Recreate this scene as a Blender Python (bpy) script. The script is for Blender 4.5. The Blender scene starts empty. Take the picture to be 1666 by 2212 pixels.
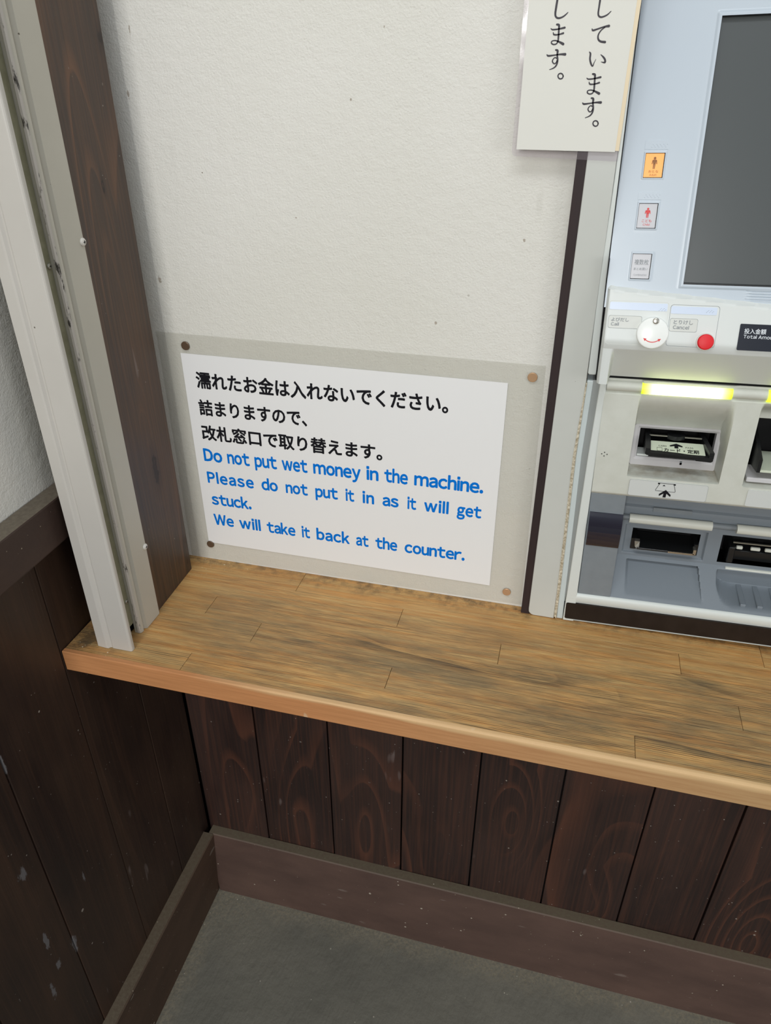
import bpy, bmesh, math, random
from math import sin, cos, pi, radians, sqrt
from mathutils import Vector, Matrix

S = bpy.context.scene
COL = S.collection
random.seed(7)

# ------------------------------------------------------------------ camera
cam_d = bpy.data.cameras.new('camera')
cam_d.sensor_fit = 'VERTICAL'
cam_d.sensor_height = 24.0
cam_d.lens = 1582.48 / 2212 * 24.0
cam_d.clip_start = 0.02
cam = bpy.data.objects.new('camera', cam_d)
COL.objects.link(cam)
cam.location = (0, -0.82, 1.51)
cam.rotation_euler = (1.0254845, -0.00072156, 0.25192535)
S.camera = cam

# ------------------------------------------------------------------ world, lights, exposure
S.view_settings.view_transform = 'Standard'
S.view_settings.look = 'None'
S.view_settings.gamma = 1.0
S.view_settings.use_curve_mapping = False
S.view_settings.exposure = -0.17

W = bpy.data.worlds.new('world')
S.world = W
W.use_nodes = True
wn = W.node_tree
wn.nodes.clear()
wo = wn.nodes.new('ShaderNodeOutputWorld')
wb = wn.nodes.new('ShaderNodeBackground')
wr = wn.nodes.new('ShaderNodeValToRGB')
wt = wn.nodes.new('ShaderNodeTexCoord')
wx = wn.nodes.new('ShaderNodeSeparateXYZ')
wm = wn.nodes.new('ShaderNodeMapRange')
wm.inputs[1].default_value = -1
wm.inputs[2].default_value = 1
wn.links.new(wt.outputs['Generated'], wx.inputs[0])
wn.links.new(wx.outputs['Z'], wm.inputs[0])
wn.links.new(wm.outputs[0], wr.inputs[0])
wn.links.new(wr.outputs[0], wb.inputs[0])
wn.links.new(wb.outputs[0], wo.inputs[0])
e = wr.color_ramp.elements
e[0].position = 0.42
e[0].color = (0.34, 0.31, 0.26, 1)
e[1].position = 0.62
e[1].color = (0.86, 0.93, 1.0, 1)
wb.inputs[1].default_value = 0.50


def area(name, loc, target, sx, sy, power, color, spread=180):
    d = bpy.data.lights.new(name, 'AREA')
    d.shape = 'RECTANGLE'
    d.size = sx
    d.size_y = sy
    d.energy = power
    d.color = color
    d.spread = radians(spread)
    o = bpy.data.objects.new(name, d)
    COL.objects.link(o)
    o.location = loc
    o.rotation_euler = (Vector(target) - Vector(loc)).to_track_quat('-Z', 'Y').to_euler()
    return o


# daylight through the waiting room's open entrance, and the ceiling lamp over the counter
area('entrance_daylight', (-0.34, -4.2, 2.3), (-0.3, 0, 1.2), 0.45, 1.1, 82, (1.0, 0.99, 0.965))
area('ceiling_lamp', (-0.05, -1.15, 3.0), (-0.05, -0.5, 1.0), 1.2, 0.3, 16, (0.93, 0.97, 1.0))

area('side_fill', (3.2, -2.4, 1.7), (-0.5, -0.2, 1.0), 1.4, 1.2, 24, (1.0, 0.985, 0.96))  # added fill lamp from the right, brightens the side wall and post face

# ------------------------------------------------------------------ materials


def lin(c):
    return tuple(((v / 255) / 12.92 if v / 255 <= 0.04045 else ((v / 255 + 0.055) / 1.055) ** 2.4) for v in c) + (1,)


class N:
    """small node graph builder"""

    def __init__(self, name, rough=0.5, spec=0.5):
        self.m = bpy.data.materials.new(name)
        self.m.use_nodes = True
        self.t = self.m.node_tree
        self.b = self.t.nodes['Principled BSDF']
        self.b.inputs['Roughness'].default_value = rough
        self.b.inputs['Specular IOR Level'].default_value = spec
        self._c = None

    def n(self, typ, **kw):
        x = self.t.nodes.new(typ)
        for k, v in kw.items():
            setattr(x, k, v)
        return x

    def put(self, sock, v):
        if hasattr(v, 'node'):
            self.t.links.new(v, sock)
        else:
            sock.default_value = v

    def co(self, scale=(1, 1, 1), rand=False):
        if self._c is None:
            self._c = self.n('ShaderNodeTexCoord').outputs['Object']
        m = self.n('ShaderNodeMapping')
        self.put(m.inputs[0], self._c)
        m.inputs['Scale'].default_value = scale
        if rand:
            oi = self.n('ShaderNodeObjectInfo')
            v = self.n('ShaderNodeVectorMath', operation='SCALE')
            v.inputs[0].default_value = (37, 53, 71)
            self.t.links.new(oi.outputs['Random'], v.inputs['Scale'])
            self.t.links.new(v.outputs[0], m.inputs['Location'])
        return m.outputs[0]

    def noise(self, co, scale=5, detail=3, rough=0.5, dist=0.0):
        x = self.n('ShaderNodeTexNoise')
        self.put(x.inputs['Vector'], co)
        x.inputs['Scale'].default_value = scale
        x.inputs['Detail'].default_value = detail
        x.inputs['Roughness'].default_value = rough
        x.inputs['Distortion'].default_value = dist
        return x.outputs[0]

    def voro(self, co, scale=5, feature='F1', rnd=1.0):
        x = self.n('ShaderNodeTexVoronoi', feature=feature)
        self.put(x.inputs['Vector'], co)
        x.inputs['Scale'].default_value = scale
        x.inputs['Randomness'].default_value = rnd
        return x.outputs['Distance']

    def math(self, op, a, b=0.0, c=0.0):
        x = self.n('ShaderNodeMath', operation=op)
        self.put(x.inputs[0], a)
        self.put(x.inputs[1], b)
        self.put(x.inputs[2], c)
        return x.outputs[0]

    def ramp(self, v, lo, hi, a=0.0, b=1.0):
        x = self.n('ShaderNodeMapRange')
        self.put(x.inputs[0], v)
        for i, q in enumerate((lo, hi, a, b)):
            x.inputs[i + 1].default_value = q
        return x.outputs[0]

    def mix(self, f, a, b, blend='MIX'):
        x = self.n('ShaderNodeMix', data_type='RGBA', blend_type=blend)
        self.put(x.inputs[0], f)
        self.put(x.inputs[6], a)
        self.put(x.inputs[7], b)
        return x.outputs[2]

    def sep(self, i):
        self.co()
        if not hasattr(self, '_s'):
            self._s = self.n('ShaderNodeSeparateXYZ')
            self.put(self._s.inputs[0], self._c)
        return self._s.outputs[i]

    def spot(self, ia, ib, a, b, ra, rb):
        """1 at the point (a, b) of the plane of axes ia, ib, falling to 0 on an ellipse ra x rb"""
        u = self.math('DIVIDE', self.math('SUBTRACT', self.sep(ia), a), ra)
        v = self.math('DIVIDE', self.math('SUBTRACT', self.sep(ib), b), rb)
        d = self.math('SQRT', self.math('ADD', self.math('MULTIPLY', u, u), self.math('MULTIPLY', v, v)))
        return self.ramp(d, 0.0, 1.0, 1.0, 0.0)

    def total(self, vals, op='ADD'):
        s = vals[0]
        for q in vals[1:]:
            s = self.math(op, s, q)
        return s

    def rand(self):
        return self.n('ShaderNodeObjectInfo').outputs['Random']

    def color(self, c):
        self.put(self.b.inputs['Base Color'], c)
        return self

    def bump(self, h, dist=0.001, strength=1.0):
        x = self.n('ShaderNodeBump')
        self.put(x.inputs['Height'], h)
        x.inputs['Distance'].default_value = dist
        x.inputs['Strength'].default_value = strength
        self.put(self.b.inputs['Normal'], x.outputs[0])
        return self

    def rough(self, v):
        self.put(self.b.inputs['Roughness'], v)
        return self


def plain(name, c, rough=0.5, spec=0.5, metal=0.0, grain=0.0, emit=None, es=0.0):
    g = N(name, rough, spec)
    if grain:
        nz = g.noise(g.co(), 60, 4, 0.6)
        c2 = tuple(max(0, v - grain) for v in c)
        g.color(g.mix(g.ramp(nz, 0.35, 0.65), lin(c2), lin(c)))
    else:
        g.color(lin(c))
    g.b.inputs['Metallic'].default_value = metal
    if emit:
        g.b.inputs['Emission Color'].default_value = lin(emit)
        g.b.inputs['Emission Strength'].default_value = es
    return g.m


M = {}


def specks(g, base, density, color, scale=60, size=0.13, mask=None):
    """small dust flecks of irregular size"""
    co = g.co()
    d = g.voro(co, scale)
    big = g.noise(co, scale * 0.55, 1)
    thr = g.ramp(big, 0.5, 0.75, 0.0, size)
    f = g.math('LESS_THAN', d, thr)
    cl = g.ramp(g.noise(co, 7, 2), 0.62 - density, 0.75 - density)
    f = g.math('MULTIPLY', f, cl)
    if mask is not None:
        f = g.math('MULTIPLY', f, mask)
    return g.mix(f, base, color)


def plaster(name, warm=0):
    g = N(name, 0.85, 0.25)
    co = g.co()
    big = g.noise(co, 2.2, 3, 0.55)
    c = g.mix(g.ramp(big, 0.35, 0.7), lin((220, 218, 209)), lin((229, 227, 221)))
    # hairline scuffs and marks
    st = g.noise(g.co((1, 1, 0.12)), 55, 2, 0.5)
    msk = g.ramp(g.noise(co, 6, 2), 0.58, 0.72)
    c = g.mix(g.math('MULTIPLY', g.ramp(st, 0.68, 0.76, 0, 0.35), msk), c, lin((150, 145, 132)))
    c = specks(g, c, 0.16, lin((112, 100, 84)), 38, 0.075)
    wob = g.ramp(g.noise(g.co(), 240, 3, 0.7), 0.25, 0.75, -0.45, 0.45)
    k = g.total([g.spot(0, 2, a, b, ra, rb) for a, b, ra, rb in ((-0.4944, 1.5438, 0.002, 0.008), (-0.508, 1.484, 0.002, 0.008), (-0.0606, 1.3521, 0.002, 0.003),
                                                                 (-0.2512, 1.4817, 0.0022, 0.0025), (-0.319, 1.364, 0.003, 0.0015), (-0.2156, 1.544, 0.0013, 0.002),
                                                                 (-0.5051, 1.283, 0.004, 0.007), (-0.154, 1.2554, 0.003, 0.003))], 'MAXIMUM')
    c = g.mix(g.ramp(g.math('ADD', k, wob), 0.4, 0.55, 0, 0.6), c, lin((128, 108, 84)))
    fine = g.noise(co, 420, 4, 0.65)
    mid = g.noise(co, 90, 3, 0.6)
    g.color(c).bump(g.math('ADD', fine, g.math('MULTIPLY', mid, 1.2)), 0.0011, 0.75)
    return g.m


M['plaster'] = plaster('wall_plaster')


def stained_board(name, dark, mid, line, lines=10.0, lf=0.8, dust=0.12, gloss=0.42, rings=(), knots=(), stains=(), ax=0):
    """dark stained cedar: contour lines of a stretched noise give the ring figure; rings: centres of closed figure"""
    g = N(name, gloss, 0.45)
    co = g.co((1, 1, 0.16), True)
    fig = g.noise(co, 5.5, 1.2, 0.45, 0.25)
    if rings:
        fig = g.math('ADD', fig, g.total([g.math('MULTIPLY', g.spot(ax, 2, a, b, ra, rb), am) for a, b, ra, rb, am in rings]))
    v = g.math('FRACT', g.math('MULTIPLY', fig, lines))
    ln = g.math('MULTIPLY', g.ramp(v, 0.66, 0.94), g.ramp(v, 1.0, 0.96))
    lm = g.ramp(g.noise(co, 9, 2), 0.42, 0.6, 0.10, 1.0)
    ln = g.math('MULTIPLY', g.math('MULTIPLY', ln, lm), lf)
    fine = g.noise(g.co((1, 1, 0.02), True), 240, 3, 0.6)
    blot = g.noise(g.co((1, 1, 0.35), True), 9, 3, 0.6)
    c = g.mix(g.ramp(blot, 0.36, 0.66), dark, mid)
    c = g.mix(g.ramp(fine, 0.42, 0.75, 0, 0.3), c, line)
    c = g.mix(ln, c, line)
    if knots:
        wob = g.ramp(g.noise(g.co(), 60, 3), 0.2, 0.8, -0.35, 0.35)
        k = g.total([g.spot(ax, 2, a, b, ra, rb) for a, b, ra, rb in knots], 'MAXIMUM')
        k2 = g.math('ADD', k, wob)
        c = g.mix(g.ramp(k, 0.0, 0.7, 0, 0.6), c, dark)
        c = g.mix(g.ramp(k2, 0.62, 0.72, 0, 0.75), c, lin((34, 24, 22)))
        c = g.mix(g.ramp(k2, 0.86, 0.92, 0, 0.7), c, lin((78, 58, 50)))
    if dust:
        c = specks(g, c, dust, lin((150, 140, 130)), 48, 0.12)
        c = specks(g, c, dust + 0.1, lin((140, 132, 124)), 110, 0.13)
        # short pale scratches
        sc2 = g.noise(g.co((1, 1, 0.22)), 60, 1, 0.4)
        mk = g.ramp(g.noise(g.co(), 8, 1), 0.58, 0.66)
        c = g.mix(g.math('MULTIPLY', g.ramp(sc2, 0.71, 0.76, 0, 0.5), mk), c, lin((128, 116, 112)))
    if stains:
        wob = g.ramp(g.noise(g.co((1, 1, 0.5)), 85, 4, 0.7), 0.25, 0.75, -0.5, 0.5)
        k = g.total([g.spot(ax, 2, a, b, ra, rb) for a, b, ra, rb in stains], 'MAXIMUM')
        c = g.mix(g.ramp(g.math('ADD', k, wob), 0.55, 0.72, 0, 0.7), c, lin((118, 116, 118)))
    g.color(c).bump(g.math('ADD', fine, g.math('MULTIPLY', ln, -0.7)), 0.0006, 0.5)
    g.rough(g.ramp(blot, 0.3, 0.7, gloss - 0.06, gloss + 0.14))
    return g.m


M['board_back'] = stained_board('stained_board_under_counter', lin((42, 31, 29)), lin((56, 40, 35)), lin((104, 64, 47)), 10.0, 0.46, 0.26,
                                rings=[(0.0173, 0.40, 0.05, 0.16, 0.3), (0.284, 0.30, 0.06, 0.17, 0.32), (0.174, 0.22, 0.05, 0.12, 0.16), (-0.394, 0.30, 0.05, 0.25, 0.16),
                                       (-0.249, 0.30, 0.05, 0.25, 0.16), (-0.494, 0.34, 0.045, 0.14, 0.12), (-0.113, 0.27, 0.045, 0.16, 0.14), (0.43, 0.22, 0.07, 0.2, 0.4)])
M['board_left'] = stained_board('stained_board_side', lin((42, 31, 27)), lin((62, 45, 34)), lin((82, 57, 42)), 5.0, 0.3, 0.2, 0.42,
                                stains=[(-0.396, 0.628, 0.012, 0.030), (-0.401, 0.49, 0.009, 0.045), (-0.397, 0.425, 0.011, 0.028), (-0.365, 0.41, 0.012, 0.04), (-0.4215, 0.40, 0.008, 0.035),
                                        (-0.311, 0.504, 0.005, 0.03), (-0.364, 0.80, 0.005, 0.05)], ax=1)
M['post_wood'] = stained_board('post_wood', lin((52, 42, 38)), lin((80, 63, 52)), lin((124, 86, 60)), 8.0, 0.55, 0.04,
                               rings=[(-0.068, 1.056, 0.035, 0.13, 0.5), (-0.085, 1.25, 0.035, 0.3, 0.4)],
                               knots=[(-0.025, 1.5346, 0.013, 0.022), (-0.0696, 1.4029, 0.006, 0.020), (-0.0682, 1.0563, 0.016, 0.050), (-0.0291, 0.882, 0.008, 0.014)], ax=1)
M['trim_wood'] = stained_board('trim_wood', lin((36, 24, 26)), lin((46, 32, 32)), lin((56, 38, 35)), 4.0, 0.3, 0.0, 0.6)


def painted_wood(name, c1, c2, top, dusty=1.0):
    g = N(name, 0.6, 0.35)
    co = g.co()
    nz = g.noise(g.co((0.4, 0.4, 1)), 14, 4, 0.6)
    c = g.mix(g.ramp(nz, 0.35, 0.7), c1, c2)
    geo = g.n('ShaderNodeNewGeometry')
    up = g.n('ShaderNodeSeparateXYZ')
    g.put(up.inputs[0], geo.outputs['Normal'])
    upf = g.ramp(up.outputs[2], 0.5, 0.9)
    grit = g.ramp(g.noise(co, 180, 4, 0.7), 0.35, 0.7, 0.55, 1.0)
    c = g.mix(g.math('MULTIPLY', upf, grit), c, top)
    c = specks(g, c, 0.32, lin((176, 166, 150)), 60, 0.15)
    c = specks(g, c, 0.4, lin((150, 140, 122)), 130, 0.14)
    st = g.noise(g.co((0.25, 0.25, 1)), 90, 1, 0.4)
    c = g.mix(g.math('MULTIPLY', g.ramp(st, 0.72, 0.77, 0, 0.5), g.ramp(g.noise(co, 9, 1), 0.55, 0.66)), c, lin((160, 150, 140)))
    g.color(c).bump(g.noise(co, 150, 4, 0.6), 0.0005, 0.5)
    return g.m


M['baseboard_paint'] = painted_wood('baseboard_paint', lin((84, 65, 58)), lin((100, 78, 69)), lin((104, 96, 78)))
M['baseboard_side'] = painted_wood('baseboard_side_paint', lin((74, 56, 44)), lin((88, 67, 53)), lin((104, 94, 78)))
M['rail_paint'] = painted_wood('rail_paint', lin((62, 48, 42)), lin((74, 56, 47)), lin((110, 102, 88)))


def concrete():
    g = N('floor_concrete', 0.75, 0.3)
    co = g.co()
    big = g.noise(co, 5, 4, 0.6)
    c = g.mix(g.ramp(big, 0.3, 0.7), lin((103, 101, 92)), lin((120, 117, 106)))
    # gritty light dust gathered along the walls and in the corner
    y = g.sep(1)
    x = g.sep(0)
    wob = g.ramp(g.noise(co, 16, 3), 0.3, 0.7, -0.012, 0.02)
    nb = g.ramp(g.math('ADD', y, wob), -0.055, -0.018)
    nl = g.ramp(g.math('ADD', x, wob), -0.53, -0.565)
    cr = g.math('MULTIPLY', g.ramp(x, -0.38, -0.56), g.ramp(y, -0.16, -0.03))
    nm = g.math('MAXIMUM', g.math('MAXIMUM', nb, nl), cr)
    gr = g.ramp(g.noise(co, 170, 3, 0.7), 0.38, 0.62, 0.1, 0.85)
    c = g.mix(g.math('MULTIPLY', nm, gr), c, lin((136, 128, 110)))
    c = specks(g, c, 0.2, lin((188, 182, 166)), 70, 0.13)
    c = specks(g, c, 0.7, lin((200, 190, 170)), 150, 0.2, cr)
    br = g.noise(g.co((1, 0.3, 1)), 120, 4, 0.6)
    g.color(c).bump(g.math('ADD', br, g.math('MULTIPLY', g.noise(co, 30, 4, 0.6), 1.5)), 0.0022, 0.7)
    return g.m


M['concrete'] = concrete()


def counter_top():
    """worn oak staves: yellow ground, dark open pores along the grain, black grime worn into it"""
    g = N('counter_oak', 0.55, 0.35)
    co = g.co()
    y0 = g.sep(1)
    bend = g.noise(g.co((0.16, 0.8, 1), True), 8, 2, 0.5, 0.3)
    ph = g.math('ADD', g.math('MULTIPLY', y0, g.ramp(g.rand(), 0, 1, 330, 500)), g.math('MULTIPLY', bend, 9.0))
    fr = g.math('FRACT', ph)
    breaks = g.noise(g.co((0.05, 1, 1), True), 420, 2, 0.6)
    thick = g.ramp(g.noise(g.co((0.06, 1, 1), True), 120, 2, 0.5), 0.35, 0.65, 0.12, 0.55)
    pore = g.math('MULTIPLY', g.math('LESS_THAN', fr, thick), g.ramp(breaks, 0.40, 0.56))
    broad = g.noise(g.co((0.05, 1, 1), True), 150, 3, 0.6)
    rg = g.math('FRACT', g.math('MULTIPLY', bend, 11))
    ring = g.math('MULTIPLY', g.ramp(rg, 0.62, 0.95), g.ramp(rg, 1.0, 0.97))
    base = g.mix(g.rand(), lin((206, 150, 86)), lin((188, 132, 72)))
    base = g.mix(g.ramp(broad, 0.35, 0.65), base, lin((208, 168, 108)))
    # worn area: strongest in the middle and front, clean near the wall
    y = g.sep(1)
    x = g.sep(0)
    wn_ = g.noise(g.co((0.35, 1, 1)), 9, 4, 0.6)
    zone = g.math('MULTIPLY', g.ramp(y, 0.0, -0.085, 0.12, 1.0), g.ramp(x, -0.52, -0.36, 0.55, 1.0))
    wear = g.math('MULTIPLY', g.ramp(wn_, 0.3, 0.6), zone)
    gr = g.math('MULTIPLY', pore, g.math('ADD', g.math('MULTIPLY', wear, 0.6), 0.2))
    smear = g.math('MULTIPLY', g.ramp(g.noise(g.co((0.25, 1, 1)), 26, 5, 0.7), 0.34, 0.64, 0, 0.78), zone)
    c = g.mix(smear, base, lin((122, 107, 80)))
    c = g.mix(gr, c, lin((74, 64, 50)))
    rr = g.math('MULTIPLY', ring, g.math('MULTIPLY', g.ramp(g.noise(g.co((0.3, 1, 1), True), 14, 2), 0.5, 0.62), g.math('ADD', g.math('MULTIPLY', wear, 0.6), 0.08)))
    c = g.mix(rr, c, lin((58, 52, 46)))
    # grime gathered at the wall and the left end
    edge = g.math('MAXIMUM', g.ramp(g.math('ADD', y, g.ramp(g.noise(co, 25, 3), 0.3, 0.7, -0.01, 0.01)), -0.02, 0.008),
                  g.ramp(g.math('ADD', x, g.ramp(g.noise(co, 25, 3), 0.3, 0.7, -0.03, 0.03)), -0.52, -0.575))
    c = g.mix(g.math('MULTIPLY', edge, g.ramp(g.noise(co, 90, 3, 0.7), 0.4, 0.65, 0.1, 0.75)), c, lin((96, 78, 56)))
    c = specks(g, c, 0.75, lin((226, 214, 190)), 150, 0.24, g.ramp(x, -0.47, -0.54))
    c = specks(g, c, 0.75, lin((226, 214, 190)), 170, 0.22, g.math('MULTIPLY', g.ramp(x, -0.28, -0.45), g.ramp(y, -0.05, -0.01)))
    pile = g.math('ADD', g.spot(0, 1, -0.562, -0.196, 0.030, 0.030), g.ramp(g.noise(co, 70, 4, 0.7), 0.25, 0.75, -0.35, 0.35))
    c = g.mix(g.ramp(pile, 0.35, 0.6, 0, 0.75), c, lin((84, 70, 52)))
    c = specks(g, c, 0.9, lin((214, 200, 172)), 190, 0.3, g.ramp(pile, 0.3, 0.5))
    g.color(c).bump(g.math('SUBTRACT', 0.0, pore), 0.0007, 0.6)
    g.rough(g.ramp(wear, 0, 1, 0.42, 0.62))
    return g.m


M['oak'] = counter_top()


def counter_edge():
    g = N('counter_edge_oak', 0.5, 0.35)
    co = g.co((0.04, 1, 1))
    f = g.noise(co, 300, 3, 0.6)
    x = g.sep(0)
    c = g.mix(g.ramp(x, -0.25, 0.25), lin((198, 138, 90)), lin((186, 150, 106)))
    c = g.mix(g.ramp(f, 0.38, 0.72, 0, 0.4), c, lin((150, 102, 62)))
    z = g.sep(2)
    wob = g.ramp(g.noise(g.co((0.3, 1, 1)), 16, 3), 0.3, 0.7, -0.004, 0.004)
    top = g.math('MULTIPLY', g.ramp(g.math('ADD', z, wob), 0.8565, 0.8605), g.ramp(g.math('ADD', x, g.math('MULTIPLY', wob, 20)), -0.45, -0.3))
    c = g.mix(g.math('MULTIPLY', top, 0.75), c, lin((216, 182, 134)))
    sc = g.noise(g.co((1, 1, 0.3)), 70, 1)
    c = g.mix(g.ramp(sc, 0.74, 0.78, 0, 0.6), c, lin((214, 186, 150)))
    g.color(c).bump(f, 0.0004, 0.4)
    return g.m


M['oak_edge'] = counter_edge()


def coated_metal(name, c, rough=0.38, dirt=0.25):
    g = N(name, rough, 0.45)
    co = g.co()
    nz = g.noise(co, 9, 4, 0.6)
    cc = g.mix(g.ramp(nz, 0.35, 0.7, 0, 0.5), lin(c), lin(tuple(v - 9 for v in c)))
    cc = specks(g, cc, dirt, lin((90, 82, 70)), 55, 0.06)
    g.color(cc)
    return g.m


M['rail_metal'] = coated_metal('rail_coated_metal', (192, 188, 181))
M['rail_metal_side'] = coated_metal('rail_coated_metal_worn', (188, 184, 172))
M['rail_inner'] = plain('rail_inner_metal', (132, 130, 108), 0.6, 0.3, 0, 14)
M['rail_worn'] = (lambda g: (g.color(g.mix(g.ramp(g.noise(g.co((1, 1, 0.3)), 130, 4, 0.7), 0.56, 0.64), lin((190, 184, 176)), lin((60, 56, 50)))), g.m)[1])(N('rail_worn_edge', 0.5))
M['screw'] = plain('screw_white', (214, 210, 202), 0.35)
M['screw_dark'] = plain('screw_steel', (150, 148, 136), 0.4, 0.5, 0.6)
M['dark'] = plain('dark_recess', (16, 16, 17), 0.6, 0.2)
M['cover'] = coated_metal('cover_panel_coat', (198, 200, 194), 0.35, 0.1)
M['sealant'] = (lambda g: (g.color(g.mix(g.ramp(g.noise(g.co(), 240, 4, 0.7), 0.4, 0.62), lin((150, 138, 112)), lin((214, 206, 186)))), g.bump(g.noise(g.co(), 160, 3), 0.001), g.m)[2])(N('sealant', 0.7))

M['paper'] = plain('paper_white', (232, 232, 231), 0.7, 0.3)
M['card'] = plain('card_cream', (222, 221, 213), 0.6, 0.3)
M['card_old'] = plain('card_yellowed', (230, 214, 184), 0.6, 0.3)
M['ink_black'] = plain('ink_black', (22, 22, 27), 0.7, 0.15)
M['ink_violet'] = plain('ink_brush', (30, 24, 38), 0.5)
M['ink_blue'] = plain('ink_blue', (0, 116, 212), 0.7, 0.1)
M['ink_red'] = plain('ink_red', (218, 60, 60), 0.5)
M['ink_gray'] = plain('ink_gray', (132, 138, 142), 0.5)
M['ink_brown'] = plain('ink_brown', (146, 92, 40), 0.5)
M['ink_white'] = plain('ink_white', (225, 230, 235), 0.5)


def film(name, tint, opac, veil=(210, 202, 190)):
    m = bpy.data.materials.new(name)
    m.use_nodes = True
    t = m.node_tree
    t.nodes.clear()
    out = t.nodes.new('ShaderNodeOutputMaterial')
    tr = t.nodes.new('ShaderNodeBsdfTransparent')
    tr.inputs[0].default_value = lin(tint)
    gl = t.nodes.new('ShaderNodeBsdfGlossy')
    gl.inputs['Roughness'].default_value = 0.12
    df = t.nodes.new('ShaderNodeBsdfDiffuse')
    df.inputs[0].default_value = lin(veil)
    m1 = t.nodes.new('ShaderNodeMixShader')
    m1.inputs[0].default_value = opac
    m2 = t.nodes.new('ShaderNodeMixShader')
    lw0 = t.nodes.new('ShaderNodeLayerWeight')
    lw0.inputs[0].default_value = 0.5
    lw = t.nodes.new('ShaderNodeMapRange')
    lw.inputs[1].default_value = 0.35
    lw.inputs[3].default_value = 0.035
    lw.inputs[4].default_value = 0.30
    t.links.new(lw0.outputs['Facing'], lw.inputs[0])
    nz = t.nodes.new('ShaderNodeTexNoise')
    tc = t.nodes.new('ShaderNodeTexCoord')
    bp = t.nodes.new('ShaderNodeBump')
    nz.inputs['Scale'].default_value = 14
    bp.inputs['Distance'].default_value = 0.004
    bp.inputs['Strength'].default_value = 0.5
    L = t.links.new
    L(tc.outputs['Object'], nz.inputs['Vector'])
    L(nz.outputs[0], bp.inputs['Height'])
    L(bp.outputs[0], gl.inputs['Normal'])
    L(tr.outputs[0], m1.inputs[1])
    L(df.outputs[0], m1.inputs[2])
    L(lw.outputs[0], m2.inputs[0])
    L(m1.outputs[0], m2.inputs[1])
    L(gl.outputs[0], m2.inputs[2])
    L(m2.outputs[0], out.inputs[0])
    return m


M['film'] = film('laminate_film', (253, 253, 252), 0.05, (220, 217, 212))
M['film_clear'] = film('laminate_film_clear', (252, 251, 253), 0.05, (222, 208, 212))
M['tack_dark'] = plain('tack_dark', (104, 84, 66), 0.35, 0.5, 0.3)
M['tack_copper'] = plain('tack_copper', (196, 158, 122), 0.35, 0.5, 0.4)

# ticket machine
M['tm_panel'] = plain('machine_upper_paint', (190, 200, 209), 0.32, 0.5)
_g = N('machine_beige_plastic', 0.45, 0.4)
_c = _g.mix(_g.ramp(_g.noise(_g.co(), 60, 4, 0.6), 0.35, 0.65), lin((199, 201, 191)), lin((204, 206, 197)))
_d = _g.math('MULTIPLY', _g.ramp(_g.sep(2), 0.2284, 0.2298), _g.ramp(_g.sep(2), 0.2345, 0.2312))
_d = _g.math('MULTIPLY', _d, _g.ramp(_g.sep(1), -0.0025, 0.0005))
_d = _g.math('MULTIPLY', _d, _g.ramp(_g.noise(_g.co((1, 1, 3)), 55, 4, 0.6), 0.36, 0.62, 0.05, 0.6))
_c = _g.mix(_d, _c, lin((140, 124, 98)))
M['tm_beige'] = _g.color(_c).m
M['tm_console'] = plain('machine_console_plastic', (215, 219, 216), 0.4, 0.45)
M['tm_side'] = plain('machine_side_grey', (150, 154, 152), 0.45)
M['tm_white'] = plain('machine_white_plastic', (212, 217, 213), 0.35, 0.45)
M['tm_strip'] = plain('machine_side_strip', (196, 206, 206), 0.4)
M['tm_grey'] = plain('machine_grey_plastic', (126, 133, 138), 0.42, 0.4, 0, 5)
M['tm_tray'] = plain('machine_tray_plastic', (120, 128, 135), 0.4, 0.45)
M['tm_bezel'] = plain('machine_slot_bezel', (198, 196, 197), 0.4)
M['tm_bar'] = plain('machine_bar_ivory', (214, 216, 206), 0.35)
M['band'] = plain('machine_base_band', (34, 25, 20), 0.5, 0.35, 0, 8)
M['black'] = plain('black_plastic', (26, 27, 28), 0.3, 0.5)
M['mirror'] = plain('smoked_window', (30, 30, 44), 0.08, 0.8)
M['screen'] = plain('touch_screen_glass', (78, 82, 82), 0.25, 0.6)
M['disc'] = plain('white_disc', (240, 242, 238), 0.3)
M['red'] = plain('red_button', (222, 22, 34), 0.5)
M['metal'] = plain('bright_metal', (200, 196, 186), 0.25, 0.5, 0.9)
M['label_grey'] = plain('label_grey', (208, 210, 204), 0.4)
M['label_blue'] = plain('label_pale_blue', (206, 218, 236), 0.3)
M['label_card'] = plain('label_card', (203, 206, 203), 0.4)
M['label_green'] = plain('label_pale_green', (208, 216, 196), 0.4)
M['key_lit'] = plain('key_lit_orange', (246, 172, 92), 0.3, 0.5, 0, 0, (255, 180, 96), 0.25)
M['key_off'] = plain('key_off_white', (196, 196, 200), 0.3)
M['display'] = plain('display_navy', (18, 24, 38), 0.25)
gl_ = N('lamp_yellow_green', 0.4)
gl_.b.inputs['Base Color'].default_value = lin((220, 240, 80))
_x = gl_.sep(0)
_a = gl_.math('ABSOLUTE', gl_.math('SUBTRACT', _x, 0.100))
_f = gl_.ramp(_a, 0.046, 0.034)
gl_.put(gl_.b.inputs['Emission Color'], gl_.mix(_f, lin((205, 245, 20)), lin((246, 255, 175))))
gl_.put(gl_.b.inputs['Emission Strength'], gl_.ramp(_a, 0.046, 0.030, 0.9, 4.2))
M['lamp'] = gl_.m
M['lamp_far'] = plain('lamp_yellow_green_far', (220, 240, 80), 0.4, 0.5, 0, 0, (215, 245, 40), 1.2)

# ------------------------------------------------------------------ object helpers


def link(name, me, mat=None, parent=None, smooth=False):
    o = bpy.data.objects.new(name, me)
    COL.objects.link(o)
    if mat is not None:
        me.materials.append(M[mat] if isinstance(mat, str) else mat)
    if parent is not None:
        o.parent = parent
    if smooth:
        for p in me.polygons:
            p.use_smooth = True
    return o


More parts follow.
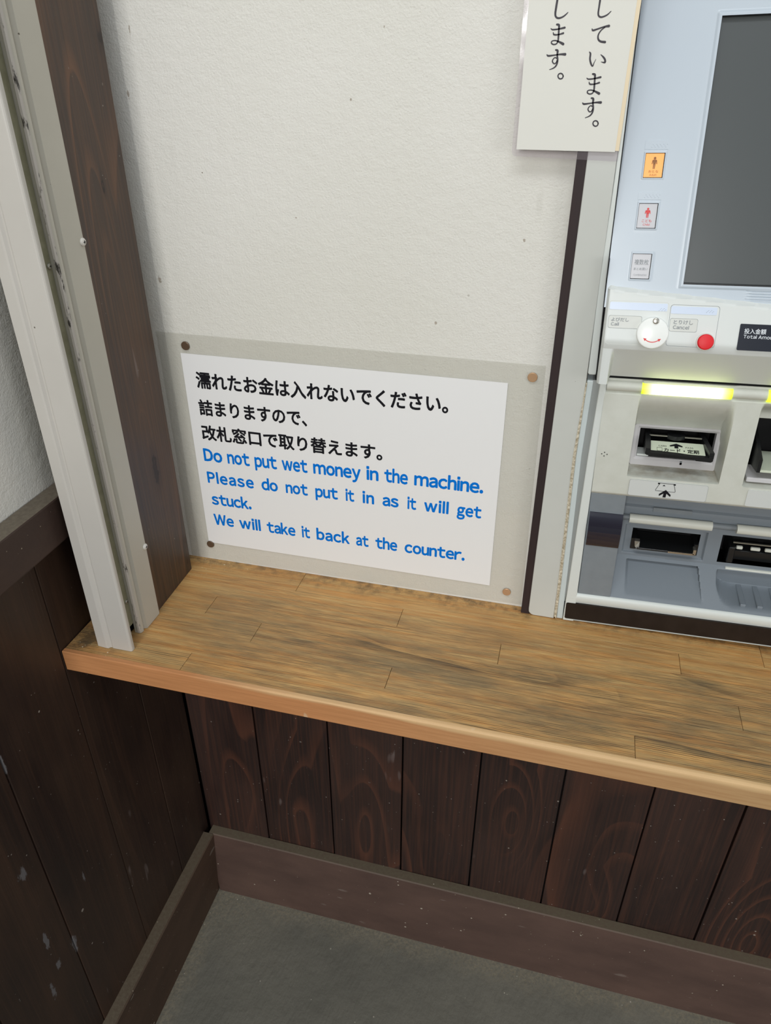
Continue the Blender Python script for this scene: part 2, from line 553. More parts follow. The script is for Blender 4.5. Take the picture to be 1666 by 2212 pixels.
def pyd(name, verts, faces, mat, parent=None, smooth=False):
    me = bpy.data.meshes.new(name)
    me.from_pydata(verts, [], faces)
    me.update()
    return link(name, me, mat, parent, smooth)


def bm_obj(name, bm, mat, parent=None, smooth=False, recalc=True):
    if recalc:
        bmesh.ops.recalc_face_normals(bm, faces=bm.faces)
    me = bpy.data.meshes.new(name)
    bm.to_mesh(me)
    bm.free()
    return link(name, me, mat, parent, smooth)


def add_box(bm, x0, x1, y0, y1, z0, z1):
    v = [bm.verts.new((x, y, z)) for x in (x0, x1) for y in (y0, y1) for z in (z0, z1)]
    for f in ((0, 1, 3, 2), (4, 6, 7, 5), (0, 4, 5, 1), (2, 3, 7, 6), (0, 2, 6, 4), (1, 5, 7, 3)):
        bm.faces.new([v[i] for i in f])
    return v


def bevel_all(bm, w, seg=2):
    bmesh.ops.recalc_face_normals(bm, faces=bm.faces)
    bmesh.ops.bevel(bm, geom=list(bm.edges), offset=w, segments=seg, affect='EDGES', profile=0.5)


def box(name, x0, x1, y0, y1, z0, z1, mat, parent=None, bev=0.0, seg=2):
    bm = bmesh.new()
    add_box(bm, x0, x1, y0, y1, z0, z1)
    if bev:
        bevel_all(bm, bev, seg)
    return bm_obj(name, bm, mat, parent, smooth=False)


def prism_xz(name, pts, y0, y1, mat, parent=None, bev=0.0):
    """polygon in the x-z plane given depth along y"""
    bm = bmesh.new()
    a = [bm.verts.new((x, y0, z)) for x, z in pts]
    b = [bm.verts.new((x, y1, z)) for x, z in pts]
    bm.faces.new(a)
    bm.faces.new(list(reversed(b)))
    n = len(pts)
    for i in range(n):
        bm.faces.new((a[i], b[i], b[(i + 1) % n], a[(i + 1) % n]))
    if bev:
        bevel_all(bm, bev, 2)
    return bm_obj(name, bm, mat, parent)


def prism_x(name, prof, x0, x1, mat, parent=None, smooth=False):
    """profile in the y-z plane extruded along x"""
    bm = bmesh.new()
    a = [bm.verts.new((x0, y, z)) for y, z in prof]
    b = [bm.verts.new((x1, y, z)) for y, z in prof]
    bm.faces.new(a)
    bm.faces.new(list(reversed(b)))
    n = len(prof)
    for i in range(n):
        bm.faces.new((a[i], b[i], b[(i + 1) % n], a[(i + 1) % n]))
    return bm_obj(name, bm, mat, parent, smooth)


def prism_z(name, prof, z0, z1, mat, parent=None):
    """profile in the x-y plane extruded along z"""
    bm = bmesh.new()
    a = [bm.verts.new((x, y, z0)) for x, y in prof]
    b = [bm.verts.new((x, y, z1)) for x, y in prof]
    bm.faces.new(a)
    bm.faces.new(list(reversed(b)))
    n = len(prof)
    for i in range(n):
        bm.faces.new((a[i], b[i], b[(i + 1) % n], a[(i + 1) % n]))
    return bm_obj(name, bm, mat, parent)


def disc_y(bm, cx, cz, r, y0, y1, n=28, dome=0.0, bev=0.0):
    """disc whose axis is y, its face towards -y at y0, optional rounded rim"""
    rings = [(r, y1), (r, y0 + bev)]
    if bev:
        rings.append((r - bev * 0.35, y0 + bev * 0.3))
        rings.append((r - bev, y0))
    if dome:
        rings += [(r * 0.6, y0 - dome * 0.7)]
    prev = None
    for rr, y in rings:
        cur = [bm.verts.new((cx + rr * cos(2 * pi * i / n), y, cz + rr * sin(2 * pi * i / n))) for i in range(n)]
        if prev:
            for i in range(n):
                bm.faces.new((prev[i], prev[(i + 1) % n], cur[(i + 1) % n], cur[i]))
        else:
            bm.faces.new(cur)
        prev = cur
    if dome:
        c = bm.verts.new((cx, y0 - dome, cz))
        for i in range(n):
            bm.faces.new((prev[i], prev[(i + 1) % n], c))
    else:
        bm.faces.new(prev)


def rrect(x0, x1, z0, z1, r, n=5):
    pts = []
    for cx, cz, a in ((x1 - r, z1 - r, 0), (x0 + r, z1 - r, 90), (x0 + r, z0 + r, 180), (x1 - r, z0 + r, 270)):
        for i in range(n + 1):
            t = radians(a + 90 * i / n)
            pts.append((cx + r * cos(t), cz + r * sin(t)))
    return pts


def empty(name, label, cat, loc=(0, 0, 0), rot=(0, 0, 0), group=None):
    o = bpy.data.objects.new(name, None)
    COL.objects.link(o)
    o.location = loc
    o.rotation_euler = rot
    o.empty_display_size = 0.05
    o['label'] = label
    o['category'] = cat
    if group:
        o['group'] = group
    return o


def tag(o, label, cat=None, group=None):
    o['label'] = label
    if cat:
        o['category'] = cat
    if group:
        o['group'] = group
    return o


def struct(o):
    o['kind'] = 'structure'
    return o


def relief(name, x0, x1, z0, z1, step, f, mat, parent, xb=(), zb=(), holes=(), back=None, smooth=True):
    """moulded panel: y = f(x, z) over a grid with extra lines at xb, zb, open at holes, its rim taken back to y = back"""
    def lines(a, b, extra):
        n = max(1, int(round((b - a) / step)))
        s = [a + (b - a) * i / n for i in range(n + 1)] + [q for q in extra if a < q < b]
        s.sort()
        out = [s[0]]
        for q in s[1:]:
            if q - out[-1] > 1e-5:
                out.append(q)
        return out
    he = [h for H in holes for h in (H[0], H[1])]
    hz = [h for H in holes for h in (H[2], H[3])]
    xs = lines(x0, x1, list(xb) + he)
    zs = lines(z0, z1, list(zb) + hz)
    V = []
    F = []
    nx = len(xs)
    for z in zs:
        for x in xs:
            V.append((x, f(x, z), z))
    for j in range(len(zs) - 1):
        zc = (zs[j] + zs[j + 1]) / 2
        for i in range(nx - 1):
            xc = (xs[i] + xs[i + 1]) / 2
            if any(h[0] < xc < h[1] and h[2] < zc < h[3] for h in holes):
                continue
            a = j * nx + i
            F.append((a, a + 1, a + nx + 1, a + nx))
    if back is not None:
        rim = [i for i in range(nx)] + [j * nx + nx - 1 for j in range(1, len(zs))] + \
              [(len(zs) - 1) * nx + i for i in range(nx - 2, -1, -1)] + [j * nx for j in range(len(zs) - 2, 0, -1)]
        base = len(V)
        for r in rim:
            V.append((V[r][0], back, V[r][2]))
        m = len(rim)
        for k in range(m):
            F.append((rim[k], base + k, base + (k + 1) % m, rim[(k + 1) % m]))
    o = pyd(name, V, F, mat, parent, smooth)
    if smooth:
        try:
            o.data.set_sharp_from_angle(angle=radians(35))
        except Exception:
            pass
    return o


def sm(v, a, b):
    t = min(1.0, max(0.0, (v - a) / (b - a)))
    return t * t * (3 - 2 * t)


def lerp(v, a, b):
    return min(1.0, max(0.0, (v - a) / (b - a)))


def glyphs(body, res=3):
    """vertices and faces of a string set in the built-in type"""
    cu = bpy.data.curves.new('tmp', 'FONT')
    cu.body = body
    cu.size = 1.0
    cu.resolution_u = res
    cu.fill_mode = 'FRONT'
    tmp = bpy.data.objects.new('tmp_text', cu)
    COL.objects.link(tmp)
    dg = bpy.context.evaluated_depsgraph_get()
    me = bpy.data.meshes.new_from_object(tmp.evaluated_get(dg))
    COL.objects.unlink(tmp)
    bpy.data.objects.remove(tmp)
    V = [(v.co.x, v.co.y) for v in me.vertices]
    F = [tuple(q.vertices) for q in me.polygons]
    bpy.data.meshes.remove(me)
    return V, F


GC = {'l': ([(0, 0), (0.095, 0), (0.095, 0.775), (0, 0.775)], [(0, 1, 2, 3)]),
      'i': ([(0, 0), (0.095, 0), (0.095, 0.555), (0, 0.555), (-0.01, 0.665), (0.105, 0.665), (0.105, 0.775), (-0.01, 0.775)], [(0, 1, 2, 3), (4, 5, 6, 7)])}


def latin(body, gap=0.115):
    """Latin word spaced by its own glyph widths, set from the wide sans forms of the built-in type"""
    V, F, x = [], [], 0.0
    for ch in body:
        if ch == ' ':
            x += 0.28
            continue
        if ch not in GC:
            GC[ch] = glyphs(chr(ord(ch) + 0xFEE0))
        v, f = GC[ch]
        a = min(q[0] for q in v)
        b = max(q[0] for q in v)
        n = len(V)
        V += [(q[0] - a + x, q[1]) for q in v]
        F += [tuple(i + n for i in q) for q in f]
        x += b - a + gap
    return V, F


def text(name, body, mat, parent, x0=None, x1=None, zb=None, cap=None, box4=None, plane=None, bold=0.0):
    """flat print: the glyphs as a mesh, fitted to x0..x1 with baseline zb and capital height cap,
    or to the box (x0, x1, z0, z1); plane maps (x, z) to a point of the printed surface;
    bold thickens the strokes by laying shifted copies over each other"""
    if all(ord(ch) < 128 for ch in body):
        V, F = latin(body)
        if x1 is not None and len(body) > 1:
            # keep the letters' own width and take up the slack between them
            k = cap / (CAP + 2 * bold) * 0.86
            g0 = max(q[0] for q in V) - min(q[0] for q in V) - 0.115 * (len(body) - 1)
            gp = ((x1 - x0) / k - 2 * bold - g0) / (len(body) - 1)
            V, F = latin(body, min(0.24, max(0.085, gp)))
    else:
        V, F = glyphs(body)
    n1 = len(V)
    if bold:
        V2, F2 = [], []
        for k in range(12):
            t = 2 * pi * k / 12
            n = len(V2)
            V2 += [(q[0] + bold * cos(t), q[1] + bold * sin(t)) for q in V]
            F2 += [tuple(i + n for i in q) for q in F]
        V, F = V2, F2
    ax, bx = min(q[0] for q in V), max(q[0] for q in V)
    ay, by = min(q[1] for q in V), max(q[1] for q in V)
    if box4:
        X0, X1, Z0, Z1 = box4
        sx = (X1 - X0) / (bx - ax)
        sz = (Z1 - Z0) / (by - ay)
        fx = lambda x: X0 + (x - ax) * sx
        fz = lambda y: Z0 + (y - ay) * sz
    else:
        sz = cap / (CAP + 2 * bold)
        sx = (x1 - x0) / (bx - ax) if x1 is not None else sz
        fx = lambda x: x0 + (x - ax) * sx
        fz = lambda y: zb + (y + bold) * sz
    P = []
    for k, (x, y) in enumerate(V):
        q = plane(fx(x), fz(y))
        P.append((q[0], q[1] - 0.000012 * (k // n1), q[2]))
    o = pyd(name, P, F, mat, parent)
    return o


CAP = 0.72


def stroke_mesh(bm, pts, y):
    """brush stroke: a filled ribbon of changing width through (x, z, width) points"""
    P = []
    for k in range(len(pts) - 1):
        p0 = pts[max(0, k - 1)]
        p1, p2 = pts[k], pts[k + 1]
        p3 = pts[min(len(pts) - 1, k + 2)]
        for s in range(6):
            t = s / 6
            P.append(tuple(0.5 * ((2 * p1[i]) + (-p0[i] + p2[i]) * t + (2 * p0[i] - 5 * p1[i] + 4 * p2[i] - p3[i]) * t * t +
                                  (-p0[i] + 3 * p1[i] - 3 * p2[i] + p3[i]) * t ** 3) for i in range(3)))
    P.append(pts[-1])
    prev = None
    for i, (x, z, w) in enumerate(P):
        a = P[max(0, i - 1)]
        b = P[min(len(P) - 1, i + 1)]
        dx, dz = b[0] - a[0], b[1] - a[1]
        L = sqrt(dx * dx + dz * dz) or 1
        nx, nz = -dz / L * w / 2, dx / L * w / 2
        cur = (bm.verts.new((x + nx, y, z + nz)), bm.verts.new((x - nx, y, z - nz)))
        if prev:
            try:
                bm.faces.new((prev[0], prev[1], cur[1], cur[0]))
            except ValueError:
                pass
        prev = cur
    for (x, z, w) in (pts[0], pts[-1]):
        r = w / 2
        bm.faces.new([bm.verts.new((x + r * cos(2 * pi * i / 10), y - 0.00002, z + r * sin(2 * pi * i / 10))) for i in range(10)])


STROKES = [[[-0.05018,1.56611,0.0013],[-0.05025,1.56204,0.00138],[-0.05066,1.55659,0.00139],[-0.05082,1.55177,0.00131],[-0.04979,1.54933,0.00115],[-0.04739,1.54847,0.00115],[-0.04421,1.54927,0.00098],[-0.04156,1.55097,0.00082],[-0.03974,1.55267,0.00049]],[[-0.05347,1.54064,0.0005],[-0.05171,1.53978,0.00091],[-0.04639,1.54023,0.00091],[-0.04116,1.54123,0.00132]],[[-0.05105,1.53766,0.0005],[-0.05002,1.53595,0.001],[-0.04588,1.53599,0.00083],[-0.04187,1.53702,0.00116]],[[-0.04846,1.54368,0.00115],[-0.04648,1.54303,0.0014],[-0.04618,1.53917,0.00116],[-0.04591,1.53422,0.00116],[-0.04594,1.53103,0.001],[-0.0471,1.52889,0.00083],[-0.04954,1.52833,0.00084],[-0.05157,1.52927,0.00084],[-0.05142,1.53084,0.00075],[-0.04865,1.5314,0.00075],[-0.04522,1.53052,0.00108],[-0.041,1.52864,0.00166]],[[-0.05473,1.52027,0.00067],[-0.05311,1.5194,0.00118],[-0.0473,1.52004,0.00084],[-0.04234,1.5206,0.00109],[-0.03816,1.52059,0.00167]],[[-0.04711,1.52408,0.001],[-0.04535,1.52335,0.00142],[-0.04527,1.51989,0.00117],[-0.0445,1.51625,0.00118],[-0.0449,1.5126,0.0011],[-0.04696,1.51003,0.00085],[-0.05101,1.5084,0.00042]],[[-0.04513,1.51734,0.00084],[-0.04707,1.51807,0.00067],[-0.04875,1.51662,0.00076],[-0.04904,1.5148,0.00084],[-0.04733,1.51319,0.00076],[-0.04558,1.51406,0.00076],[-0.04483,1.51625,0.00076]],[[-0.03785,1.50325,0.00085],[-0.03792,1.50241,0.00085],[-0.03835,1.50169,0.00085],[-0.03906,1.50121,0.00085],[-0.03995,1.50104,0.00085],[-0.04088,1.5012,0.00085],[-0.04171,1.50168,0.00085],[-0.04231,1.50239,0.00085],[-0.04259,1.50324,0.00085],[-0.04251,1.50408,0.00085],[-0.04208,1.50479,0.00085],[-0.04137,1.50527,0.00085],[-0.04049,1.50544,0.00085],[-0.03956,1.50528,0.00084],[-0.03873,1.5048,0.00084],[-0.03813,1.50409,0.00084],[-0.03785,1.50325,0.00085]],[[-0.01279,1.56548,0.00119],[-0.01283,1.56146,0.00127],[-0.01299,1.55607,0.00112],[-0.01302,1.55199,0.00112],[-0.0123,1.54979,0.00104],[-0.01015,1.54881,0.00104],[-0.00706,1.54953,0.00096],[-0.00447,1.55086,0.0008],[-0.00219,1.55308,0.00048]],[[-0.01679,1.54018,0.00049],[-0.0158,1.53892,0.00114],[-0.01205,1.53986,0.00097],[-0.00665,1.54148,0.00097],[-0.00233,1.54213,0.0016]],[[-0.00506,1.5416,0.0008],[-0.00867,1.53886,0.00081],[-0.01058,1.53538,0.00097],[-0.01012,1.53222,0.00114],[-0.00783,1.53045,0.00122],[-0.00386,1.52994,0.00146]],[[-0.01644,1.52226,0.00066],[-0.01543,1.52089,0.00115],[-0.01528,1.51694,0.00115],[-0.01394,1.51332,0.00116],[-0.01216,1.51129,0.00083],[-0.01115,1.51405,0.00049],[-0.0099,1.51679,0.00025]],[[-0.00616,1.52029,0.00041],[-0.00358,1.51836,0.00106],[-0.00178,1.5162,0.00123],[-0.00172,1.51418,0.00115],[-0.00507,1.51462,0.00025]],[[-0.01605,1.50176,0.0005],[-0.01426,1.50088,0.00092],[-0.00892,1.50142,0.00091],[-0.00368,1.50254,0.00132]],[[-0.01353,1.49867,0.0005],[-0.01244,1.49689,0.001],[-0.00827,1.49699,0.00083],[-0.00427,1.49811,0.00116]],[[-0.0111,1.50501,0.00116],[-0.00909,1.50436,0.00141],[-0.00867,1.50031,0.00116],[-0.00826,1.49513,0.00117],[-0.00819,1.49177,0.001],[-0.00929,1.48952,0.00084],[-0.01173,1.4889,0.00084],[-0.0138,1.48986,0.00084],[-0.0137,1.49151,0.00076],[-0.01093,1.49213,0.00075],[-0.00745,1.49125,0.00109],[-0.00315,1.48934,0.00167]],[[-0.01713,1.48152,0.00068],[-0.01548,1.48062,0.00119],[-0.00965,1.48136,0.00084],[-0.00468,1.48202,0.00109],[-0.00047,1.48206,0.00168]],[[-0.00958,1.4856,0.00101],[-0.00778,1.48486,0.00143],[-0.0076,1.48123,0.00118],[-0.00672,1.47743,0.00118],[-0.00702,1.4736,0.0011],[-0.00901,1.47088,0.00085],[-0.01304,1.46912,0.00043]],[[-0.00739,1.47857,0.00084],[-0.00936,1.47931,0.00068],[-0.011,1.47777,0.00076],[-0.01124,1.47585,0.00085],[-0.00948,1.47418,0.00076],[-0.00774,1.47512,0.00076],[-0.00706,1.47743,0.00076]],[[-0.00035,1.46458,0.00085],[-0.0004,1.46369,0.00085],[-0.00081,1.46294,0.00085],[-0.00151,1.46242,0.00085],[-0.00239,1.46223,0.00085],[-0.00333,1.46239,0.00085],[-0.00418,1.46288,0.00085],[-0.00481,1.46362,0.00085],[-0.00512,1.4645,0.00085],[-0.00506,1.46539,0.00085],[-0.00465,1.46614,0.00085],[-0.00395,1.46665,0.00085],[-0.00306,1.46684,0.00085],[-0.00213,1.46668,0.00085],[-0.00128,1.46619,0.00085],[-0.00066,1.46545,0.00085],[-0.00035,1.46458,0.00085]]]

# ================================================================== the setting
WY = 0.012                       # plaster plane of the back wall
K = (0.82 + WY) / 0.82
ZC = 0.8637                      # counter top
XL = -0.585                      # plane of the side wall


def wp(x, z):
    return x * K, 1.51 + (z - 1.51) * K


struct(box('floor', XL - 0.05, 1.6, -3.2, 0.06, -0.08, 0.0, 'concrete'))

bm = bmesh.new()
add_box(bm, XL - 0.02, -0.0165, WY, 0.16, ZC - 0.02, 2.6)
add_box(bm, -0.0165, 0.54, WY, 0.16, 1.86, 2.6)
add_box(bm, 0.54, 1.6, WY, 0.16, 0.83, 2.6)
wall_back = struct(bm_obj('wall_back', bm, 'plaster'))
bm = bmesh.new()
add_box(bm, XL - 0.02, 1.6, 0.0195, 0.16, 0.0, 0.82)
o = bm_obj('backing', bm, 'dark', wall_back)

edges = [XL + 0.003, -0.4525, -0.3155, -0.1823, -0.0505, 0.0835, 0.2186, 0.3506, 0.4840, 0.618, 0.752, 0.886, 1.02]
for i in range(len(edges) - 1):
    a, b = edges[i], edges[i + 1]
    jig = [0, 0.0008, -0.0005, 0.0006, 0][i % 5]
    o = box('wainscot_board', a + 0.0012, b - 0.0014, 0.0072 + jig, 0.0192, 0.15, 0.8305, 'board_back', wall_back, 0.0009, 2)

wall_left = struct(box('wall_left', XL - 0.12, XL, -2.2, 0.0, 1.03, 2.6, 'plaster'))
ye = [0.0065, -0.1010, -0.2318, -0.3650, -0.4980, -0.6310, -0.764, -0.897, -1.03, -1.163, -1.296, -1.429]
box('backing', XL - 0.12, XL - 0.0135, -2.2, 0.0195, 0.0, 1.03, 'dark', wall_left)
for i in range(len(ye) - 1):
    box('wainscot_board', XL - 0.0130, XL - 0.0003 * (i % 2), ye[i + 1] + 0.0008, ye[i] - 0.0006, 0.15, 1.03, 'board_left', wall_left, 0.0012, 2)

# baseboards: thick planks with a dusty top ledge
struct(prism_x('baseboard_back', [(-0.0128, 0.0), (-0.0128, 0.1915), (-0.0110, 0.1935), (0.0068, 0.1935), (0.0068, 0.0)], -0.5740, 1.6, 'baseboard_paint'))
bm = bmesh.new()
prof = [(XL - 0.0002, 0.0), (XL - 0.0002, 0.1940), (-0.5655, 0.1940), (-0.5635, 0.1915), (-0.5760, 0.0)]
a = [bm.verts.new((x, 0.0066, z)) for x, z in prof]
b = [bm.verts.new((x, -2.2, z)) for x, z in prof]
bm.faces.new(a)
bm.faces.new(list(reversed(b)))
for i in range(5):
    bm.faces.new((a[i], b[i], b[(i + 1) % 5], a[(i + 1) % 5]))
# side baseboard stops at the face of the back one
for v in a:
    v.co.y = -0.0128
o = struct(bm_obj('baseboard_left', bm, 'baseboard_side'))

# chair rail of the side wall, slim dark strip at the edge of the plaster
bm = bmesh.new()
add_box(bm, XL, -0.5585, -2.2, -0.002, 1.021, 1.079)
bevel_all(bm, 0.0025, 2)
struct(bm_obj('trim_1', bm, 'rail_paint'))
struct(box('trim_2', -0.0163, -0.0050, -0.002, 0.05, ZC + 0.0004, 1.855, 'trim_wood'))

# ================================================================== wooden post
o = prism_z('wooden_post', [(-0.5835, -0.0185), (-0.5088, -0.0185), (-0.5070, -0.0215), (-0.5045, -0.1245), (-0.5065, -0.127), (-0.5835, -0.127)], ZC + 0.0004, 2.6, 'post_wood')
tag(o, 'dark brown stained wooden post standing in the corner behind the pale metal rail', 'post')

# ================================================================== counter
ctr = empty('counter_shelf', 'worn yellow-brown wooden counter shelf with grimy grain below the ticket machine', 'counter', (0, 0, 0))
T = 0.0322
XR = 1.55
y_rows = [(WY - 0.0002, -0.0340), (-0.0340, -0.0732), (-0.0732, -0.1125), (-0.1125, -0.1512), (-0.1512, -0.1895), (-0.1895, -0.2235)]
joints = [[-0.336, 0.292, 0.80, 1.2], [-0.176, 0.189, 0.56, 0.95], [-0.440, -0.035, 0.395, 0.82], [-0.3557, 0.25, 0.62, 1.1],
          [-0.163, 0.40, 0.77, 1.15], [-0.42, 0.1295, 0.52, 0.9]]
bm = bmesh.new()
add_box(bm, XL + 0.0008, XR, -0.2235, WY - 0.0003, ZC - T, ZC - 0.006)
bm_obj('core', bm, 'oak_edge', ctr)
for (ya, yb), js in zip(y_rows, joints):
    xs = [XL + 0.0008] + js + [XR]
    for i in range(len(xs) - 1):
        box('stave', xs[i] + 0.00025, xs[i + 1] - 0.00025, yb + 0.00004, ya - 0.00004, ZC - 0.006, ZC, 'oak', ctr, 0.00025, 1)
# front edging strip with an arris that is rounded by wear, more so towards the right
bm = bmesh.new()
n = 90
secs = []
for i in range(n + 1):
    x = XL + 0.0008 + (XR - XL - 0.0008) * i / n
    w = 0.0018 + 0.0032 * sm(x, -0.45, 0.1) + 0.0006 * sin(x * 37) + 0.0004 * sin(x * 91)
    y0 = -0.2298
    ring = [(-0.2234, ZC - T), (y0 + 0.001, ZC - T), (y0, ZC - T + 0.001)]
    for k in range(5):
        t = pi / 2 * k / 4
        ring.append((y0 + w - w * cos(t), ZC - w * 0.8 + w * 0.8 * sin(t)))
    ring.append((-0.2234, ZC))
    secs.append([bm.verts.new((x, p[0], p[1])) for p in ring])
for a, b in zip(secs, secs[1:]):
    for k in range(len(a)):
        bm.faces.new((a[k], b[k], b[(k + 1) % len(a)], a[(k + 1) % len(a)]))
bm.faces.new(secs[0])
bm.faces.new(list(reversed(secs[-1])))
o = bm_obj('front_edging', bm, 'oak_edge', ctr)
o['label'] = 'plain orange-brown front edging strip'

# torn bit of clear tape stuck under the counter edge
bm = bmesh.new()
add_box(bm, -0.1720, -0.1480, -0.2150, -0.2050, 0.8307, 0.8313)
o = bm_obj('tape_scrap', bm, plain('tape', (170, 172, 172), 0.25))
bm = bmesh.new()
add_box(bm, -0.1700, -0.1520, -0.2256, -0.2140, 0.8300, 0.8310)
o2 = bm_obj('tape_end', bm, 'screw_dark', o)
tag(o, 'small torn scrap of tape stuck under the front edge of the counter', 'tape')

# ================================================================== shutter guide rail
rail = empty('shutter_rail', 'off-white coated metal shutter guide rail standing on the left end of the counter', 'rail', (-0.52, -0.168, ZC))
ZR = 2.6


def rail_part(name, prof, z0, z1, mat):
    o = prism_z(name, [(x + 0.52, y + 0.168) for x, y in prof], z0 - ZC, z1 - ZC, mat, rail)
    return o


r = 0.0028
ff = [(-0.5453, -0.2062), (-0.5440, -0.2092), (-0.5310, -0.2104), (-0.5285, -0.2100), (-0.5262, -0.2074), (-0.5245, -0.2074), (-0.5225, -0.2084)]
ff += [(-0.4950 + r * cos(radians(a)) - r, -0.2084 + r + r * sin(radians(a))) for a in (-90, -60, -30, 0)]
ff += [(-0.4952, -0.2020), (-0.4975, -0.2005), (-0.5453, -0.2005)]
rail_part('front_flange', ff, ZC + 0.0006, ZR, 'rail_metal')
rf = [(-0.5118, -0.1728), (-0.5060, -0.1735), (-0.5038, -0.1728), (-0.5022, -0.1700), (-0.5020, -0.1672), (-0.5048, -0.1655), (-0.5048, -0.1635), (-0.5002, -0.1612),
      (-0.5002, -0.1295), (-0.5015, -0.1275), (-0.5450, -0.1275), (-0.5450, -0.1340), (-0.5120, -0.1360)]
rail_part('rear_flange', rf, ZC + 0.0006, ZR, 'rail_metal_side')
rail_part('worn_lip', [(-0.5062, -0.1746), (-0.5038, -0.1742), (-0.5024, -0.1724), (-0.5062, -0.1736)], ZC + 0.004, ZR, 'rail_worn')
rail_part('channel_back', [(-0.5450, -0.2004), (-0.5150, -0.2004), (-0.5115, -0.1975), (-0.5105, -0.1930), (-0.5105, -0.1742), (-0.5122, -0.1728), (-0.5122, -0.1362), (-0.5450, -0.1362)], ZC + 0.018, ZR, 'rail_inner')
rail_part('channel_gap_shade', [(-0.5440, -0.2000), (-0.5180, -0.2000), (-0.5170, -0.1400), (-0.5440, -0.1370)], ZC + 0.0006, ZC + 0.0179, 'dark')  # dark block stands in for the shade in the gap under the channel


def screw(parent, x, y, z, r, mat, loc0=(0, 0, 0)):
    """pan head facing +x with a cross recess"""
    bm = bmesh.new()
    n = 20
    prev = None
    for rr, xx in ((r, 0.0), (r, r * 0.25), (r * 0.8, r * 0.5), (r * 0.45, r * 0.62)):
        cur = [bm.verts.new((x + xx, y + rr * cos(2 * pi * i / n), z + rr * sin(2 * pi * i / n))) for i in range(n)]
        if prev:
            for i in range(n):
                bm.faces.new((prev[i], prev[(i + 1) % n], cur[(i + 1) % n], cur[i]))
        prev = cur
    bm.faces.new(prev)
    s = bm_obj('screw', bm, mat, parent, True)
    bm = bmesh.new()
    add_box(bm, x + r * 0.55, x + r * 0.66, y - r * 0.42, y + r * 0.42, z - r * 0.1, z + r * 0.1)
    add_box(bm, x + r * 0.55, x + r * 0.66, y - r * 0.1, y + r * 0.1, z - r * 0.42, z + r * 0.42)
    bm_obj('cross_recess', bm, 'dark', s)


o0 = (-0.52, -0.168, ZC)
for (x, y, z, rr, mt) in ((-0.5002, -0.1318, 1.3558, 0.0042, 'screw'), (-0.5002, -0.1318, 0.9770, 0.0042, 'screw'),
                          (-0.5105, -0.1782, 1.3410, 0.0032, 'screw_dark'), (-0.5105, -0.1782, 0.9200, 0.0030, 'screw_dark')):
    screw(rail, x - o0[0], y - o0[1], z - o0[2], rr, mt)

# ================================================================== notice about wet money
nx, nz = wp(-0.265, 1.05)
notice = empty('notice_sheet', 'laminated white notice with black Japanese and blue English lines about wet money', 'notice', (0, 0, 0))
c = [wp(-0.5150, 0.8745), wp(-0.5138, 1.2214), wp(-0.0220, 1.2199), wp(-0.0172, 0.8765)]
prism_xz('laminate_film', c, WY - 0.0010, WY - 0.0009, 'film', notice)
yp = WY - 0.0014
c = [wp(-0.4830, 0.9035), wp(-0.4834, 1.1955), wp(-0.0629, 1.1955), wp(-0.0626, 0.9015)]
prism_xz('paper', c, yp, yp + 0.0001, 'paper', notice)


def npl(x, z):
    x, z = wp(x, z)
    return (x, yp - 0.0001, z)


BJ = 0.028
text('lettering', '濡れたお金は入れないでください。', 'ink_black', notice, box4=(-0.4665, -0.1316, 1.1490, 1.1728), plane=npl, bold=BJ)
text('lettering', '詰まりますので、', 'ink_black', notice, box4=(-0.4680, -0.3153, 1.1105, 1.1337), plane=npl, bold=BJ)
text('lettering', '改札窓口で取り替えます。', 'ink_black', notice, box4=(-0.4690, -0.2145, 1.0738, 1.0970), plane=npl, bold=BJ)
lines_en = [
    (1.0412, 0.0194, 1.0448, [('Do', -0.471, -0.4431), ('not', -0.4355, -0.4025), ('put', -0.395, -0.3626), ('wet', -0.3552, -0.3187), ('money', -0.3105, -0.2442), ('in', -0.2363, -0.2198), ('the', -0.212, -0.1802), ('machine.', -0.1718, -0.0815)]),
    (1.0066, 0.0178, 1.0068, [('Please', -0.4702, -0.3998), ('do', -0.3883, -0.364), ('not', -0.3524, -0.3203), ('put', -0.3093, -0.2771), ('it', -0.266, -0.2539), ('in', -0.2422, -0.2261), ('as', -0.2145, -0.1922), ('it', -0.1802, -0.1682), ('will', -0.1576, -0.1247), ('get', -0.1137, -0.0815)]),
    (0.9712, 0.0180, 0.9706, [('stuck.', -0.4684, -0.407)]),
    (0.9368, 0.0182, 0.9358, [('We', -0.469, -0.4379), ('will', -0.4291, -0.396), ('take', -0.3864, -0.3429), ('it', -0.3331, -0.3209), ('back', -0.3112, -0.2623), ('at', -0.2528, -0.2346), ('the', -0.2248, -0.1935), ('counter.', -0.1831, -0.0992)]),
]
for z0, cap, z1, ws in lines_en:
    for w, a, b in ws:
        t = (a + 0.47) / 0.39
        text('lettering', w, 'ink_blue', notice, x0=a, x1=b, zb=z0 + (z1 - z0) * t, cap=cap, plane=npl, bold=0.036)

for (x, z, mt, lab) in ((-0.4746, 1.2058, 'tack_dark', 'dark brown round tack at the top left corner of the wet money notice'),
                        (-0.0356, 1.2053, 'tack_copper', 'copper coloured round tack at the top right corner of the wet money notice'),
                        (-0.4806, 0.9002, 'tack_dark', 'brown round tack at the bottom left corner of the wet money notice'),
                        (-0.0386, 0.8954, 'tack_copper', 'copper coloured round tack at the bottom right corner of the wet money notice')):
    X, Z = wp(x, z)
    bm = bmesh.new()
    disc_y(bm, 0, 0, 0.0058, -0.0013, 0.0, 28, 0.0, 0.0006)
    o = bm_obj('thumbtack', bm, mt)
    o.location = (X, WY - 0.0016, Z)
    tag(o, lab, 'tack', 'tacks holding the wet money notice')

